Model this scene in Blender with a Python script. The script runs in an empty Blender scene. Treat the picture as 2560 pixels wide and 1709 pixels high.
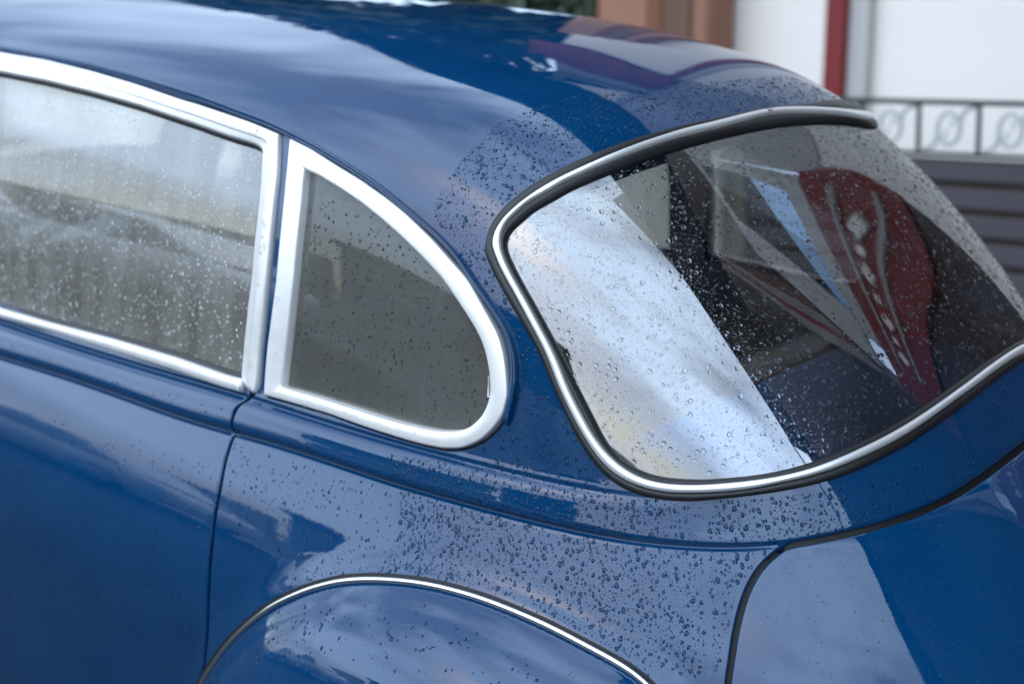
import bpy, math, random, json
import numpy as np
from mathutils import Vector, Matrix
from mathutils.geometry import delaunay_2d_cdt
random.seed(7); rng = np.random.default_rng(11)
SC = bpy.context.scene; COL = SC.collection
# ------------------------------------------------------------------ camera, sky, sun, exposure
CAM_POS=(1.0295,-2.0875,1.6285);CAM_YAW=2.27146;CAM_PITCH=0.24630;FOCAL_PX=3791.92
CAR_ROT=[[0.99897, 0.0, 0.045371], [0.001216, 0.999641, -0.026763], [-0.045354, 0.026791, 0.998612]]
CAMW = Vector(CAM_POS)
_v = Vector((math.cos(CAM_YAW), math.sin(CAM_YAW), 0))
_fw = _v*math.cos(CAM_PITCH) - Vector((0, 0, math.sin(CAM_PITCH)))
cam = bpy.data.cameras.new('camera'); camo = bpy.data.objects.new('camera', cam); COL.objects.link(camo)
camo.location = CAMW; camo.rotation_euler = _fw.to_track_quat('-Z', 'Y').to_euler()
cam.sensor_width = 36; cam.lens = FOCAL_PX/2560*36; cam.clip_start = .05; cam.clip_end = 2000
cam.dof.use_dof = True; cam.dof.focus_distance = 1.98; cam.dof.aperture_fstop = 3.2
SC.camera = camo
SUN_EL, SUN_AZ = math.radians(48), math.radians(-105)      # azimuth measured from +X, anticlockwise
wd = bpy.data.worlds.new('World'); SC.world = wd; wd.use_nodes = True
nt = wd.node_tree; nt.nodes.clear()
def N_(t, **k):
    n = nt.nodes.new(t)
    for a, b in k.items(): setattr(n, a, b)
    return n
wo = N_('ShaderNodeOutputWorld'); bg = N_('ShaderNodeBackground'); bg.inputs[1].default_value = .15
sky = N_('ShaderNodeTexSky', sky_type='NISHITA', sun_disc=False); sky.sun_elevation = SUN_EL; sky.sun_rotation = math.radians(90)-SUN_AZ
sky.air_density = 1.0; sky.dust_density = 2.0
tc = N_('ShaderNodeTexCoord'); mp = N_('ShaderNodeMapping'); mp.inputs['Scale'].default_value = (1, 1, 2.2); mp.inputs['Location'].default_value = (-6.967, -6.645, 1.751)
ns = N_('ShaderNodeTexNoise'); ns.inputs['Scale'].default_value = 1.6; ns.inputs['Detail'].default_value = 3; ns.inputs['Roughness'].default_value = .45
cr = N_('ShaderNodeValToRGB'); cr.color_ramp.elements[0].position = .40; cr.color_ramp.elements[1].position = .60
cr.color_ramp.elements[0].color = (.08, .08, .08, 1); cr.color_ramp.elements[1].color = (1, 1, 1, 1)
mx = N_('ShaderNodeMix', data_type='RGBA'); mx.inputs[7].default_value = (9.2, 12.3, 16.4, 1)
for a, b in ((tc.outputs['Generated'], mp.inputs[0]), (mp.outputs[0], ns.inputs[0]), (ns.outputs[0], cr.inputs[0]), (cr.outputs[0], mx.inputs[0]),
             (sky.outputs[0], mx.inputs[6]), (mx.outputs[2], bg.inputs[0]), (bg.outputs[0], wo.inputs[0])): nt.links.new(a, b)
sl = bpy.data.lights.new('sun', 'SUN'); sl.energy = .8; sl.angle = math.radians(179); sl.color = (1, .96, .9)
so = bpy.data.objects.new('sun', sl); COL.objects.link(so)
so.rotation_euler = Vector((math.cos(SUN_AZ)*math.cos(SUN_EL), math.sin(SUN_AZ)*math.cos(SUN_EL), math.sin(SUN_EL))).to_track_quat('Z', 'Y').to_euler()
vs = SC.view_settings; vs.view_transform = 'Standard'; vs.look = 'None'; vs.exposure = 0.5; vs.gamma = 1; vs.use_curve_mapping = False
SC.cycles.max_bounces = 10; SC.cycles.transmission_bounces = 6; SC.cycles.transparent_max_bounces = 12
SC.cycles.use_denoising = True
# ---- car body data: coordinates in metres on the body sheet (a = way round the car from the rear centre, q = way up)
TAB=[[0.2, 0.59, 0.68, 1.5, 3.0], [0.45, 0.6664, 0.615, 1.5, 3.0], [0.65, 0.6924, 0.5098, 1.5, 3.0], [0.8, 0.6661, 0.3857, 1.5, 3.0], [0.88, 0.6321, 0.307, 1.5, 3.0], [0.93, 0.6094, 0.2581, 1.5, 3.1], [1.0, 0.5931, 0.1945, 1.5, 3.3], [1.1, 0.5794, 0.1004, 1.47, 3.5], [1.2, 0.561, -0.0045, 1.45, 3.6], [1.3, 0.5331, -0.1198, 1.43, 3.5], [1.3734, 0.4949, -0.2177, 1.4, 3.2], [1.4259, 0.4376, -0.3271, 1.34, 3.0], [1.4573, 0.3707, -0.4401, 1.26, 2.7], [1.4835, 0.2874, -0.5757, 1.12, 2.4], [1.4993, 0.2077, -0.7224, 0.9, 2.2], [1.5066, 0.1128, -0.8604, 0.55, 2.0], [1.5098, 0.0, -1.0, 0.0, 2.0]]
GROOVE=[[-3.43, 0.715], [-2.9, 0.717], [-2.5, 0.719], [-2.2, 0.72], [-1.988, 0.726], [-1.868, 0.732], [-1.755, 0.736], [-1.646, 0.737], [-1.543, 0.737], [-1.453, 0.738], [-1.36, 0.744], [-1.267, 0.75], [-1.19, 0.75], [-1.118, 0.75], [-1.049, 0.746], [-0.985, 0.749], [-0.934, 0.748], [-0.885, 0.748], [-0.838, 0.748], [-0.793, 0.747], [-0.749, 0.747], [-0.707, 0.748], [-0.666, 0.749], [-0.625, 0.752], [-0.573, 0.759], [-0.547, 0.76], [-0.508, 0.766], [-0.468, 0.776], [-0.428, 0.785], [-0.385, 0.795], [-0.341, 0.802], [-0.3, 0.808], [-0.264, 0.814], [-0.181, 0.825], [-0.09, 0.831], [0.0, 0.834]]
BEAD=[[-1.495, 0.1], [-1.482, 0.17], [-1.422, 0.274], [-1.399, 0.312], [-1.368, 0.357], [-1.337, 0.399], [-1.309, 0.432], [-1.27, 0.474], [-1.235, 0.507], [-1.178, 0.549], [-1.125, 0.579], [-1.073, 0.598], [-1.023, 0.611], [-0.975, 0.619], [-0.915, 0.621], [-0.897, 0.62], [-0.855, 0.615], [-0.815, 0.608], [-0.777, 0.596], [-0.742, 0.585], [-0.708, 0.572], [-0.695, 0.548], [-0.68, 0.5], [-0.672, 0.42], [-0.668, 0.3], [-0.668, 0.15]]
Q_OUT=[[-1.211, 1.277], [-1.147, 1.265], [-1.074, 1.244], [-1.009, 1.225], [-0.951, 1.202], [-0.911, 1.181], [-0.868, 1.148], [-0.839, 1.116], [-0.82, 1.094], [-0.797, 1.021], [-0.798, 0.994], [-0.807, 0.956], [-0.817, 0.927], [-0.833, 0.899], [-0.854, 0.877], [-0.882, 0.853], [-0.918, 0.833], [-0.952, 0.825], [-0.985, 0.823], [-1.018, 0.823], [-1.089, 0.825], [-1.163, 0.829], [-1.242, 0.828], [-1.299, 0.826], [-1.294, 0.867], [-1.285, 0.912], [-1.252, 1.028], [-1.242, 1.075], [-1.229, 1.129], [-1.218, 1.183], [-1.211, 1.234]]
Q_IN=[[-1.163, 1.227], [-1.117, 1.219], [-1.064, 1.204], [-1.016, 1.187], [-0.973, 1.166], [-0.934, 1.142], [-0.9, 1.116], [-0.87, 1.087], [-0.841, 1.033], [-0.833, 1.012], [-0.831, 0.989], [-0.835, 0.961], [-0.843, 0.932], [-0.854, 0.912], [-0.871, 0.89], [-0.899, 0.867], [-0.923, 0.857], [-0.957, 0.85], [-0.991, 0.848], [-1.037, 0.847], [-1.11, 0.849], [-1.187, 0.85], [-1.259, 0.849], [-1.244, 0.91], [-1.209, 1.035], [-1.197, 1.082], [-1.182, 1.136], [-1.171, 1.18]]
CHR_OUT=[[0.425, 1.285], [0.244, 1.316], [0.14, 1.335], [0.058, 1.344], [-0.008, 1.348], [-0.12, 1.345], [-0.168, 1.342], [-0.269, 1.336], [-0.373, 1.318], [-0.446, 1.3], [-0.519, 1.278], [-0.579, 1.258], [-0.625, 1.24], [-0.671, 1.218], [-0.706, 1.198], [-0.732, 1.179], [-0.748, 1.161], [-0.753, 1.152], [-0.753, 1.141], [-0.753, 1.121], [-0.747, 1.098], [-0.741, 1.073], [-0.736, 1.046], [-0.729, 1.017], [-0.725, 0.99], [-0.729, 0.972], [-0.726, 0.947], [-0.723, 0.923], [-0.717, 0.899], [-0.71, 0.876], [-0.701, 0.857], [-0.688, 0.843], [-0.669, 0.834], [-0.647, 0.829], [-0.62, 0.828], [-0.586, 0.832], [-0.546, 0.838], [-0.498, 0.847], [-0.464, 0.858], [-0.437, 0.86], [-0.407, 0.868], [-0.375, 0.877], [-0.341, 0.885], [-0.304, 0.892], [-0.262, 0.9], [-0.211, 0.908], [-0.153, 0.915], [-0.086, 0.919], [-0.009, 0.923], [0.072, 0.927], [0.136, 0.928], [0.464, 0.862], [0.498, 0.85], [0.546, 0.84], [0.586, 0.833], [0.62, 0.828], [0.647, 0.829], [0.669, 0.834], [0.688, 0.843], [0.701, 0.857], [0.71, 0.876], [0.717, 0.899], [0.723, 0.923], [0.726, 0.947], [0.729, 0.972], [0.725, 0.99], [0.729, 1.017], [0.736, 1.046], [0.741, 1.073], [0.747, 1.098], [0.753, 1.121], [0.753, 1.141], [0.753, 1.152], [0.748, 1.161], [0.732, 1.179], [0.706, 1.198], [0.671, 1.218], [0.625, 1.238], [0.579, 1.251], [0.519, 1.264]]
CHR_IN=[[0.296, 1.288], [0.218, 1.31], [0.117, 1.326], [0.023, 1.337], [-0.03, 1.338], [-0.138, 1.334], [-0.185, 1.331], [-0.281, 1.325], [-0.358, 1.313], [-0.431, 1.296], [-0.502, 1.276], [-0.561, 1.258], [-0.609, 1.239], [-0.65, 1.223], [-0.687, 1.203], [-0.711, 1.188], [-0.727, 1.172], [-0.733, 1.164], [-0.739, 1.144], [-0.738, 1.122], [-0.733, 1.098], [-0.727, 1.074], [-0.722, 1.048], [-0.716, 1.018], [-0.711, 0.991], [-0.715, 0.971], [-0.712, 0.947], [-0.708, 0.924], [-0.703, 0.901], [-0.695, 0.88], [-0.684, 0.864], [-0.67, 0.852], [-0.652, 0.843], [-0.63, 0.84], [-0.603, 0.841], [-0.569, 0.845], [-0.535, 0.851], [-0.494, 0.858], [-0.462, 0.864], [-0.433, 0.87], [-0.402, 0.878], [-0.369, 0.888], [-0.334, 0.896], [-0.297, 0.903], [-0.252, 0.911], [-0.201, 0.918], [-0.14, 0.924], [-0.071, 0.928], [0.007, 0.933], [0.088, 0.936], [0.154, 0.937], [0.334, 0.906], [0.369, 0.897], [0.402, 0.886], [0.433, 0.877], [0.462, 0.87], [0.494, 0.862], [0.535, 0.853], [0.569, 0.847], [0.603, 0.842], [0.63, 0.841], [0.652, 0.844], [0.67, 0.852], [0.684, 0.864], [0.695, 0.88], [0.703, 0.901], [0.708, 0.924], [0.712, 0.947], [0.715, 0.971], [0.711, 0.991], [0.716, 1.018], [0.722, 1.048], [0.727, 1.074], [0.733, 1.098], [0.738, 1.122], [0.739, 1.144], [0.733, 1.164], [0.727, 1.172], [0.711, 1.188], [0.687, 1.203], [0.65, 1.222], [0.609, 1.236], [0.561, 1.25], [0.502, 1.261], [0.431, 1.271], [0.358, 1.28]]
RUB_OUT=[[0.111, 1.346], [0.011, 1.355], [-0.153, 1.35], [-0.224, 1.349], [-0.332, 1.337], [-0.409, 1.322], [-0.482, 1.303], [-0.544, 1.284], [-0.606, 1.261], [-0.65, 1.242], [-0.698, 1.217], [-0.733, 1.193], [-0.755, 1.172], [-0.768, 1.152], [-0.77, 1.149], [-0.775, 1.139], [-0.773, 1.115], [-0.767, 1.091], [-0.761, 1.065], [-0.751, 1.039], [-0.745, 1.015], [-0.738, 0.992], [-0.742, 0.962], [-0.736, 0.934], [-0.733, 0.904], [-0.726, 0.877], [-0.717, 0.855], [-0.704, 0.837], [-0.69, 0.825], [-0.665, 0.817], [-0.631, 0.815], [-0.591, 0.819], [-0.549, 0.828], [-0.402, 0.857], [-0.364, 0.867], [-0.329, 0.876], [-0.29, 0.884], [-0.245, 0.892], [-0.191, 0.9], [-0.131, 0.905], [-0.058, 0.91], [0.021, 0.915], [0.126, 0.919], [0.191, 0.914], [0.245, 0.905], [0.29, 0.895], [0.329, 0.886], [0.364, 0.876], [0.402, 0.864], [0.549, 0.83], [0.591, 0.82], [0.631, 0.815], [0.665, 0.817], [0.69, 0.825], [0.704, 0.837], [0.717, 0.855], [0.726, 0.877], [0.733, 0.904], [0.736, 0.934], [0.742, 0.962], [0.738, 0.992], [0.745, 1.015], [0.751, 1.039], [0.761, 1.065], [0.767, 1.091], [0.773, 1.115], [0.775, 1.139], [0.77, 1.149], [0.768, 1.152], [0.755, 1.172], [0.733, 1.193], [0.698, 1.217], [0.65, 1.242], [0.606, 1.261], [0.544, 1.283], [0.482, 1.302], [0.409, 1.319], [0.332, 1.334], [0.224, 1.345], [0.153, 1.345]]
GLASS=[[0.316, 1.274], [0.265, 1.293], [0.148, 1.31], [0.047, 1.319], [-0.054, 1.323], [-0.154, 1.322], [-0.197, 1.32], [-0.293, 1.312], [-0.367, 1.3], [-0.44, 1.283], [-0.499, 1.267], [-0.557, 1.249], [-0.605, 1.23], [-0.65, 1.212], [-0.687, 1.191], [-0.71, 1.178], [-0.724, 1.164], [-0.727, 1.163], [-0.731, 1.149], [-0.73, 1.13], [-0.726, 1.104], [-0.72, 1.08], [-0.715, 1.055], [-0.71, 1.028], [-0.706, 1.008], [-0.703, 0.978], [-0.703, 0.972], [-0.699, 0.95], [-0.695, 0.924], [-0.692, 0.9], [-0.686, 0.879], [-0.677, 0.865], [-0.663, 0.856], [-0.648, 0.85], [-0.625, 0.847], [-0.602, 0.848], [-0.568, 0.851], [-0.533, 0.857], [-0.491, 0.864], [-0.42, 0.88], [-0.379, 0.892], [-0.344, 0.901], [-0.306, 0.908], [-0.263, 0.916], [-0.213, 0.923], [-0.154, 0.929], [-0.086, 0.934], [-0.011, 0.938], [0.069, 0.941], [0.179, 0.942], [0.379, 0.902], [0.42, 0.888], [0.491, 0.869], [0.533, 0.86], [0.568, 0.853], [0.602, 0.849], [0.625, 0.848], [0.648, 0.85], [0.663, 0.856], [0.677, 0.865], [0.686, 0.879], [0.692, 0.9], [0.695, 0.924], [0.699, 0.95], [0.703, 0.972], [0.703, 0.978], [0.706, 1.008], [0.71, 1.028], [0.715, 1.055], [0.72, 1.08], [0.726, 1.104], [0.73, 1.13], [0.731, 1.149], [0.727, 1.163], [0.724, 1.164], [0.71, 1.178], [0.687, 1.191], [0.65, 1.211], [0.605, 1.227], [0.557, 1.24], [0.499, 1.25], [0.44, 1.258], [0.367, 1.268]]
GUTTER=[[-2.72, 1.36], [-2.239, 1.377], [-2.065, 1.374], [-1.904, 1.368], [-1.748, 1.354], [-1.601, 1.336], [-1.429, 1.317], [-1.295, 1.302], [-1.224, 1.29], [-1.142, 1.273], [-1.082, 1.258], [-1.028, 1.242], [-0.978, 1.225], [-0.934, 1.204], [-0.895, 1.181], [-0.86, 1.159], [-0.83, 1.13], [-0.785, 1.041], [-0.78, 1.018], [-0.784, 0.987], [-0.796, 0.953], [-0.808, 0.93], [-0.822, 0.906], [-0.835, 0.883]]
D_OUT=[[-2.223, 1.361], [-2.054, 1.36], [-1.892, 1.35], [-1.737, 1.335], [-1.594, 1.317], [-1.427, 1.303], [-1.352, 1.296], [-1.297, 1.289], [-1.248, 1.282], [-1.243, 1.252], [-1.242, 1.207], [-1.25, 1.162], [-1.261, 1.107], [-1.276, 1.035], [-1.294, 0.956], [-1.309, 0.888], [-1.315, 0.843], [-1.32, 0.823], [-1.348, 0.818], [-1.392, 0.816], [-1.5, 0.817], [-1.668, 0.815], [-1.853, 0.812], [-2.014, 0.804]]
D_IN=[[-2.17, 1.314], [-2.006, 1.311], [-1.852, 1.303], [-1.708, 1.292], [-1.571, 1.277], [-1.407, 1.262], [-1.337, 1.258], [-1.306, 1.254], [-1.296, 1.247], [-1.293, 1.192], [-1.3, 1.137], [-1.312, 1.073], [-1.321, 1.016], [-1.334, 0.959], [-1.345, 0.906], [-1.353, 0.856], [-1.353, 0.839], [-1.378, 0.839], [-1.503, 0.841], [-1.672, 0.837], [-1.856, 0.828], [-2.018, 0.823]]
RIDGE=[[-3.43, 0.78], [-2.6, 0.785], [-2.011, 0.793], [-1.773, 0.796], [-1.561, 0.801], [-1.334, 0.811], [-1.269, 0.809], [-1.19, 0.81], [-1.115, 0.81], [-1.043, 0.809], [-0.976, 0.81], [-0.933, 0.811], [-0.891, 0.811], [-0.851, 0.811], [-0.827, 0.81], [-0.781, 0.809], [-0.736, 0.809], [-0.693, 0.811], [-0.6, 0.815], [-0.5, 0.83]]
DOORGAP=[[-1.327, 0.82], [-1.338, 0.809], [-1.351, 0.794], [-1.359, 0.772], [-1.359, 0.745], [-1.366, 0.697], [-1.366, 0.648], [-1.369, 0.599], [-1.372, 0.538], [-1.38, 0.468], [-1.393, 0.393], [-1.414, 0.302], [-1.465, 0.2], [-1.48, 0.12]]
LIDGAP=[[-0.503, 0.762], [-0.515, 0.754], [-0.53, 0.74], [-0.543, 0.724], [-0.555, 0.707], [-0.567, 0.688], [-0.578, 0.667], [-0.589, 0.647], [-0.6, 0.621], [-0.618, 0.582], [-0.636, 0.53], [-0.636, 0.45], [-0.625, 0.33], [-0.61, 0.24]]
ZONES={"wet_quarter": [[[-1.05, 0.79], [-0.84, 0.829], [-0.691, 0.815], [-0.529, 0.826], [-0.41, 0.847], [-0.366, 0.802], [-0.504, 0.762], [-0.558, 0.718], [-0.63, 0.584], [-0.699, 0.585], [-0.855, 0.635], [-0.975, 0.632], [-1.065, 0.61], [-1.035, 0.704]], 2.6, [0.0007, 0.0034]], "wet_corner": [[[-0.799, 1.255], [-0.662, 1.347], [-0.574, 1.276], [-0.708, 1.216], [-0.764, 1.153], [-0.751, 1.042], [-0.726, 0.882], [-0.683, 0.823], [-0.842, 0.819], [-0.901, 0.835], [-0.836, 0.88], [-0.795, 0.949], [-0.8, 1.048], [-0.826, 1.121], [-0.859, 1.196]], 1.3, [0.0007, 0.0034]], "roof_rear": [[[-0.662, 1.347], [-0.441, 1.421], [-0.119, 1.437], [0.304, 1.409], [0.402, 1.306], [0.042, 1.349], [-0.22, 1.346], [-0.448, 1.302], [-0.583, 1.262]], 1.3, [0.0007, 0.0028]], "mid_side": [[[-1.371, 0.727], [-1.05, 0.739], [-1.051, 0.615], [-1.247, 0.506], [-1.39, 0.385]], 0.55, [0.0007, 0.0026]], "door_low": [[[-1.932, 0.638], [-1.379, 0.687], [-1.405, 0.354], [-2.022, 0.172]], 0.5, [0.0006, 0.0022]], "belt": [[[-1.978, 0.764], [-1.345, 0.78], [-1.34, 0.755], [-1.97, 0.72]], 0.16, [0.0009, 0.0022]], "cowl_right": [[[-0.423, 0.844], [0.124, 0.916], [-0.024, 0.832], [-0.365, 0.805]], 1.7, [0.0006, 0.0024]], "lid": [[[-0.497, 0.752], [-0.061, 0.818], [-0.269, 0.621], [-0.585, 0.602]], 0.55, [0.0004, 0.0009]]}
# ------------------------------------------------------------------ the body sheet S(a, q)
TAB = np.array(TAB); X0 = -1.0
TAB[0, 1] = .622; TAB = np.r_[[[.02, .575, .71, 1.5, 3.0]], TAB]      # one more station below, out of the picture
def natspline(t, Y):
    n = len(t); h = np.diff(t); A = np.zeros((n, n)); B = np.zeros((n, Y.shape[1])); A[0, 0] = A[-1, -1] = 1
    for i in range(1, n-1):
        A[i, i-1] = h[i-1]; A[i, i] = 2*(h[i-1]+h[i]); A[i, i+1] = h[i]; B[i] = 6*((Y[i+1]-Y[i])/h[i]-(Y[i]-Y[i-1])/h[i-1])
    M = np.linalg.solve(A, B)
    def ev(x):
        x = np.clip(x, t[0], t[-1]); i = np.clip(np.searchsorted(t, x)-1, 0, n-2)
        a = (t[i+1]-x)[..., None]; b = (x-t[i])[..., None]; hh = h[i][..., None]
        return M[i]*a**3/6/hh + M[i+1]*b**3/6/hh + (Y[i]/hh-M[i]*hh/6)*a + (Y[i+1]/hh-M[i+1]*hh/6)*b
    return ev
_T = TAB.copy(); _T[:, 2] -= X0
_t = np.r_[0, np.cumsum(np.hypot(np.diff(_T[:, 0]), (np.diff(_T[:, 1])+np.diff(_T[:, 2]))*.5))]
_t -= _t[1]; QL = _t[-1]; _SP = natspline(_t, _T)
def S_th(q, th):
    T = _SP(q); z, A, R, F, n = [T[..., i] for i in range(5)]
    A = np.maximum(A, 1e-5); R = np.maximum(R, 1e-5); F = np.maximum(F, 1e-5)
    c, s = np.cos(th), np.sin(th); X = np.where(s > 0, R, F); n = np.where(s > 0, n, np.maximum(n, 4))
    dx, dy = s*X, c*A; r = (np.abs(dx/X)**n+np.abs(dy/A)**n)**(-1/n)
    return np.stack([X0+dx*r, -dy*r, z], -1)
_qs = np.linspace(0, QL, 4000); _zq = _SP(_qs)[:, 0]; _qref = _qs[np.argmin(abs(_zq-1.0))]
_th = np.radians(np.linspace(-90, 270, 7201)); _pp = S_th(np.full(7201, _qref), _th)
_ag = np.r_[0, np.cumsum(np.linalg.norm(np.diff(_pp, axis=0), axis=1))]; _ag -= np.interp(np.pi/2, _th, _ag)
AEND = _ag[-1]
def SA(a, q): return S_th(q, np.interp(a, _ag, _th))
def NB(a, q, e=3e-4):
    n = np.cross(SA(a+e, q)-SA(a-e, q), SA(a, q+e)-SA(a, q-e)); return n/(np.linalg.norm(n, axis=-1, keepdims=True)+1e-15)
# ------------------------------------------------------------------ 2-D curve helpers
def arclen(P): return np.r_[0, np.cumsum(np.linalg.norm(np.diff(P, axis=0), axis=1))]
def resample(P, step=None, n=None):
    P = np.asarray(P, float); d = arclen(P); n = n or max(int(round(d[-1]/step)), 2)
    t = np.linspace(0, d[-1], n+1); return np.stack([np.interp(t, d, P[:, i]) for i in range(P.shape[1])], 1)
def smooth(P, sig=.012, step=.003):
    P = resample(P, step); k = min(int(3.5*sig/step)+1, len(P)-1); w = np.exp(-.5*(np.arange(-k, k+1)*step/sig)**2); w /= w.sum()
    E = np.r_[2*P[0]-P[1:k+1][::-1], P, 2*P[-1]-P[-k-1:-1][::-1]]
    return np.stack([np.convolve(E[:, i], w, 'valid') for i in range(P.shape[1])], 1)
def inpoly(P, poly):
    x, y = P[:, 0], P[:, 1]; r = np.zeros(len(P), bool); n = len(poly)
    for i in range(n):
        x1, y1 = poly[i]; x2, y2 = poly[(i+1) % n]
        if y1 == y2: continue
        c = ((y1 > y) != (y2 > y)); r ^= c & (x < (x2-x1)*(y-y1)/(y2-y1)+x1)
    return r
def mindist(P, Q, chunk=3000):
    o = np.empty(len(P))
    for i in range(0, len(P), chunk):
        p = P[i:i+chunk]; o[i:i+chunk] = np.sqrt(((p[:, None, :]-Q[None])**2).sum(-1).min(1)) if len(Q) else 9
    return o
def area2(P): return np.sum(P[:, 0]*np.roll(P[:, 1], -1)-np.roll(P[:, 0], -1)*P[:, 1])
def offset(P, d):
    """closed polygon moved outwards (d>0) or inwards (d<0)"""
    s = np.sign(area2(P)); T = np.roll(P, -1, 0)-np.roll(P, 1, 0); T /= np.linalg.norm(T, axis=1, keepdims=True)+1e-12
    return P + s*d*np.stack([T[:, 1], -T[:, 0]], 1)
# smoothed feature lines
GRv = smooth(GROOVE, .05); RDv = smooth(RIDGE, .06)
BEADs = smooth(BEAD, .022)
def qg(a): return np.interp(-np.abs(a), GRv[:, 0], GRv[:, 1])
def qr(a): return np.maximum(np.interp(-np.abs(a), RDv[:, 0], RDv[:, 1]), qg(a)+.02)
def sstep(x, a, b):
    t = np.clip((x-a)/(b-a), 0, 1); return t*t*(3-2*t)
BEADc = resample(BEADs, .006)
_bead_poly = np.r_[BEADc, [[BEADc[-1, 0], -.2], [BEADc[0, 0], -.2]]]
XREL = None
def relief(a, q):
    """height of the pressed lines over the body sheet: belt swage, groove, flare above the fender"""
    sh = a.shape; a = np.ravel(a); q = np.ravel(q); am = -np.abs(a)
    g = qg(a); w = qr(a)-g; d = q-g; t = d/w
    f = 1-sstep(am, -.92, -.52)
    h = .0115*f*np.where((t > 0) & (t < 1), 1-(2*t-1)**4, 0.)
    h += .0018*f*np.exp(-((t-1.13)*w/.0042)**2)
    h -= .0065*np.exp(-(d/.0040)**2)*(1-.4*sstep(am, -.55, -.5))
    k = (am < -.6) & (am > -1.6) & (q < .72)
    if k.any():
        P = np.stack([am[k], q[k]], 1); dd = mindist(P, BEADc[::2]); h[k] += .011*np.exp(-(dd/.026)**2)
    if XREL is not None: h += XREL(a, q)
    return h.reshape(sh)
def DS(a, q, off=0., rel=True):
    a = np.asarray(a, float); q = np.asarray(q, float); n = NB(a, q)
    return SA(a, q)+n*((relief(a, q) if rel else 0.)+off)[..., None] if rel else SA(a, q)+n*off
def DN(a, q, rel=True, e=8e-4):
    if not rel: return NB(a, q)
    n = np.cross(DS(a+e, q)-DS(a-e, q), DS(a, q+e)-DS(a, q-e)); return n/(np.linalg.norm(n, axis=-1, keepdims=True)+1e-15)
# ------------------------------------------------------------------ object helpers
def link(o, parent=None, **props):
    COL.objects.link(o)
    if parent is not None: o.parent = parent
    for k, v in props.items(): o[k] = v
    return o
def mesh_obj(name, V, F, mat, parent=None, smooth_=True, normals=None, **props):
    m = bpy.data.meshes.new(name); m.from_pydata([tuple(map(float, v)) for v in V], [], [tuple(int(i) for i in f) for f in F])
    if mat is not None: m.materials.append(mat)
    m.polygons.foreach_set('use_smooth', [smooth_]*len(m.polygons)); m.update()
    if normals is not None: m.normals_split_custom_set_from_vertices([tuple(map(float, n)) for n in normals])
    return link(bpy.data.objects.new(name, m), parent, **props)
def empty(name, loc=(0, 0, 0), **props):
    o = bpy.data.objects.new(name, None); o.location = loc; o.empty_display_size = .1; return link(o, None, **props)
class MB:
    def __init__(s): s.V = []; s.F = []
    def add(s, V, F):
        b = len(s.V); s.V += [tuple(v) for v in V]; s.F += [tuple(i+b for i in f) for f in F]; return s
    def box(s, x0, x1, y0, y1, z0, z1, bev=0.):
        b = min(bev, .45*min(x1-x0, y1-y0, z1-z0))
        if b <= 0:
            V = [(x, y, z) for z in (z0, z1) for y in (y0, y1) for x in (x0, x1)]
            return s.add(V, [(0, 2, 3, 1), (4, 5, 7, 6), (0, 1, 5, 4), (2, 6, 7, 3), (0, 4, 6, 2), (1, 3, 7, 5)])
        V = []; F = []; lo = (x0, y0, z0); hi = (x1, y1, z1); idx = {}
        for c in range(8):
            sg = [(c >> i) & 1 for i in range(3)]
            for ax in range(3):
                p = [0, 0, 0]
                for i in range(3):
                    e = hi[i] if sg[i] else lo[i]
                    p[i] = e if i == ax else (e-b if sg[i] else e+b)
                idx[c, ax] = len(V); V.append(tuple(p))
        for ax in range(3):
            u, w = [i for i in range(3) if i != ax]
            for sd in (0, 1):
                cs = [(sd << ax) | (i << u) | (j << w) for i, j in ((0, 0), (1, 0), (1, 1), (0, 1))]
                F.append([idx[c, ax] for c in cs])
            for i in (0, 1):
                for j in (0, 1):
                    c0 = (i << u) | (j << w); c1 = c0 | (1 << ax)
                    F.append([idx[c0, u], idx[c1, u], idx[c1, w], idx[c0, w]])
        for c in range(8): F.append([idx[c, 0], idx[c, 1], idx[c, 2]])
        ctr = np.array([(x0+x1)/2, (y0+y1)/2, (z0+z1)/2]); VV = np.array(V)
        for k, f in enumerate(F):
            n = np.cross(VV[f[1]]-VV[f[0]], VV[f[2]]-VV[f[0]])
            if n@(VV[f].mean(0)-ctr) < 0: F[k] = f[::-1]
        return s.add(V, F)
    def tube(s, P, r, n=8, closed=False, caps=True):
        P = np.asarray(P, float); m = len(P); r = np.broadcast_to(np.asarray(r, float), (m,)); V = []
        T = (np.roll(P, -1, 0)-np.roll(P, 1, 0)) if closed else np.gradient(P, axis=0)
        T /= np.linalg.norm(T, axis=1, keepdims=True)+1e-12
        u = np.cross(T[0], (0, 0, 1.)); u = u if np.linalg.norm(u) > .1 else np.cross(T[0], (1., 0, 0)); u /= np.linalg.norm(u)
        for i in range(m):
            u = u-T[i]*(u@T[i]); u /= np.linalg.norm(u)+1e-12; w = np.cross(T[i], u)
            for k in range(n): a = 2*math.pi*k/n; V.append(P[i]+r[i]*(math.cos(a)*u+math.sin(a)*w))
        F = []
        for i in range(m if closed else m-1):
            j = (i+1) % m
            for k in range(n): l = (k+1) % n; F.append((i*n+k, i*n+l, j*n+l, j*n+k))
        if not closed and caps: F += [tuple(range(n))[::-1], tuple((m-1)*n+k for k in range(n))]
        return s.add(V, F)
    def build(s, name, mat, parent=None, smooth_=False, **props): return mesh_obj(name, s.V, s.F, mat, parent, smooth_, **props)
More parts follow.
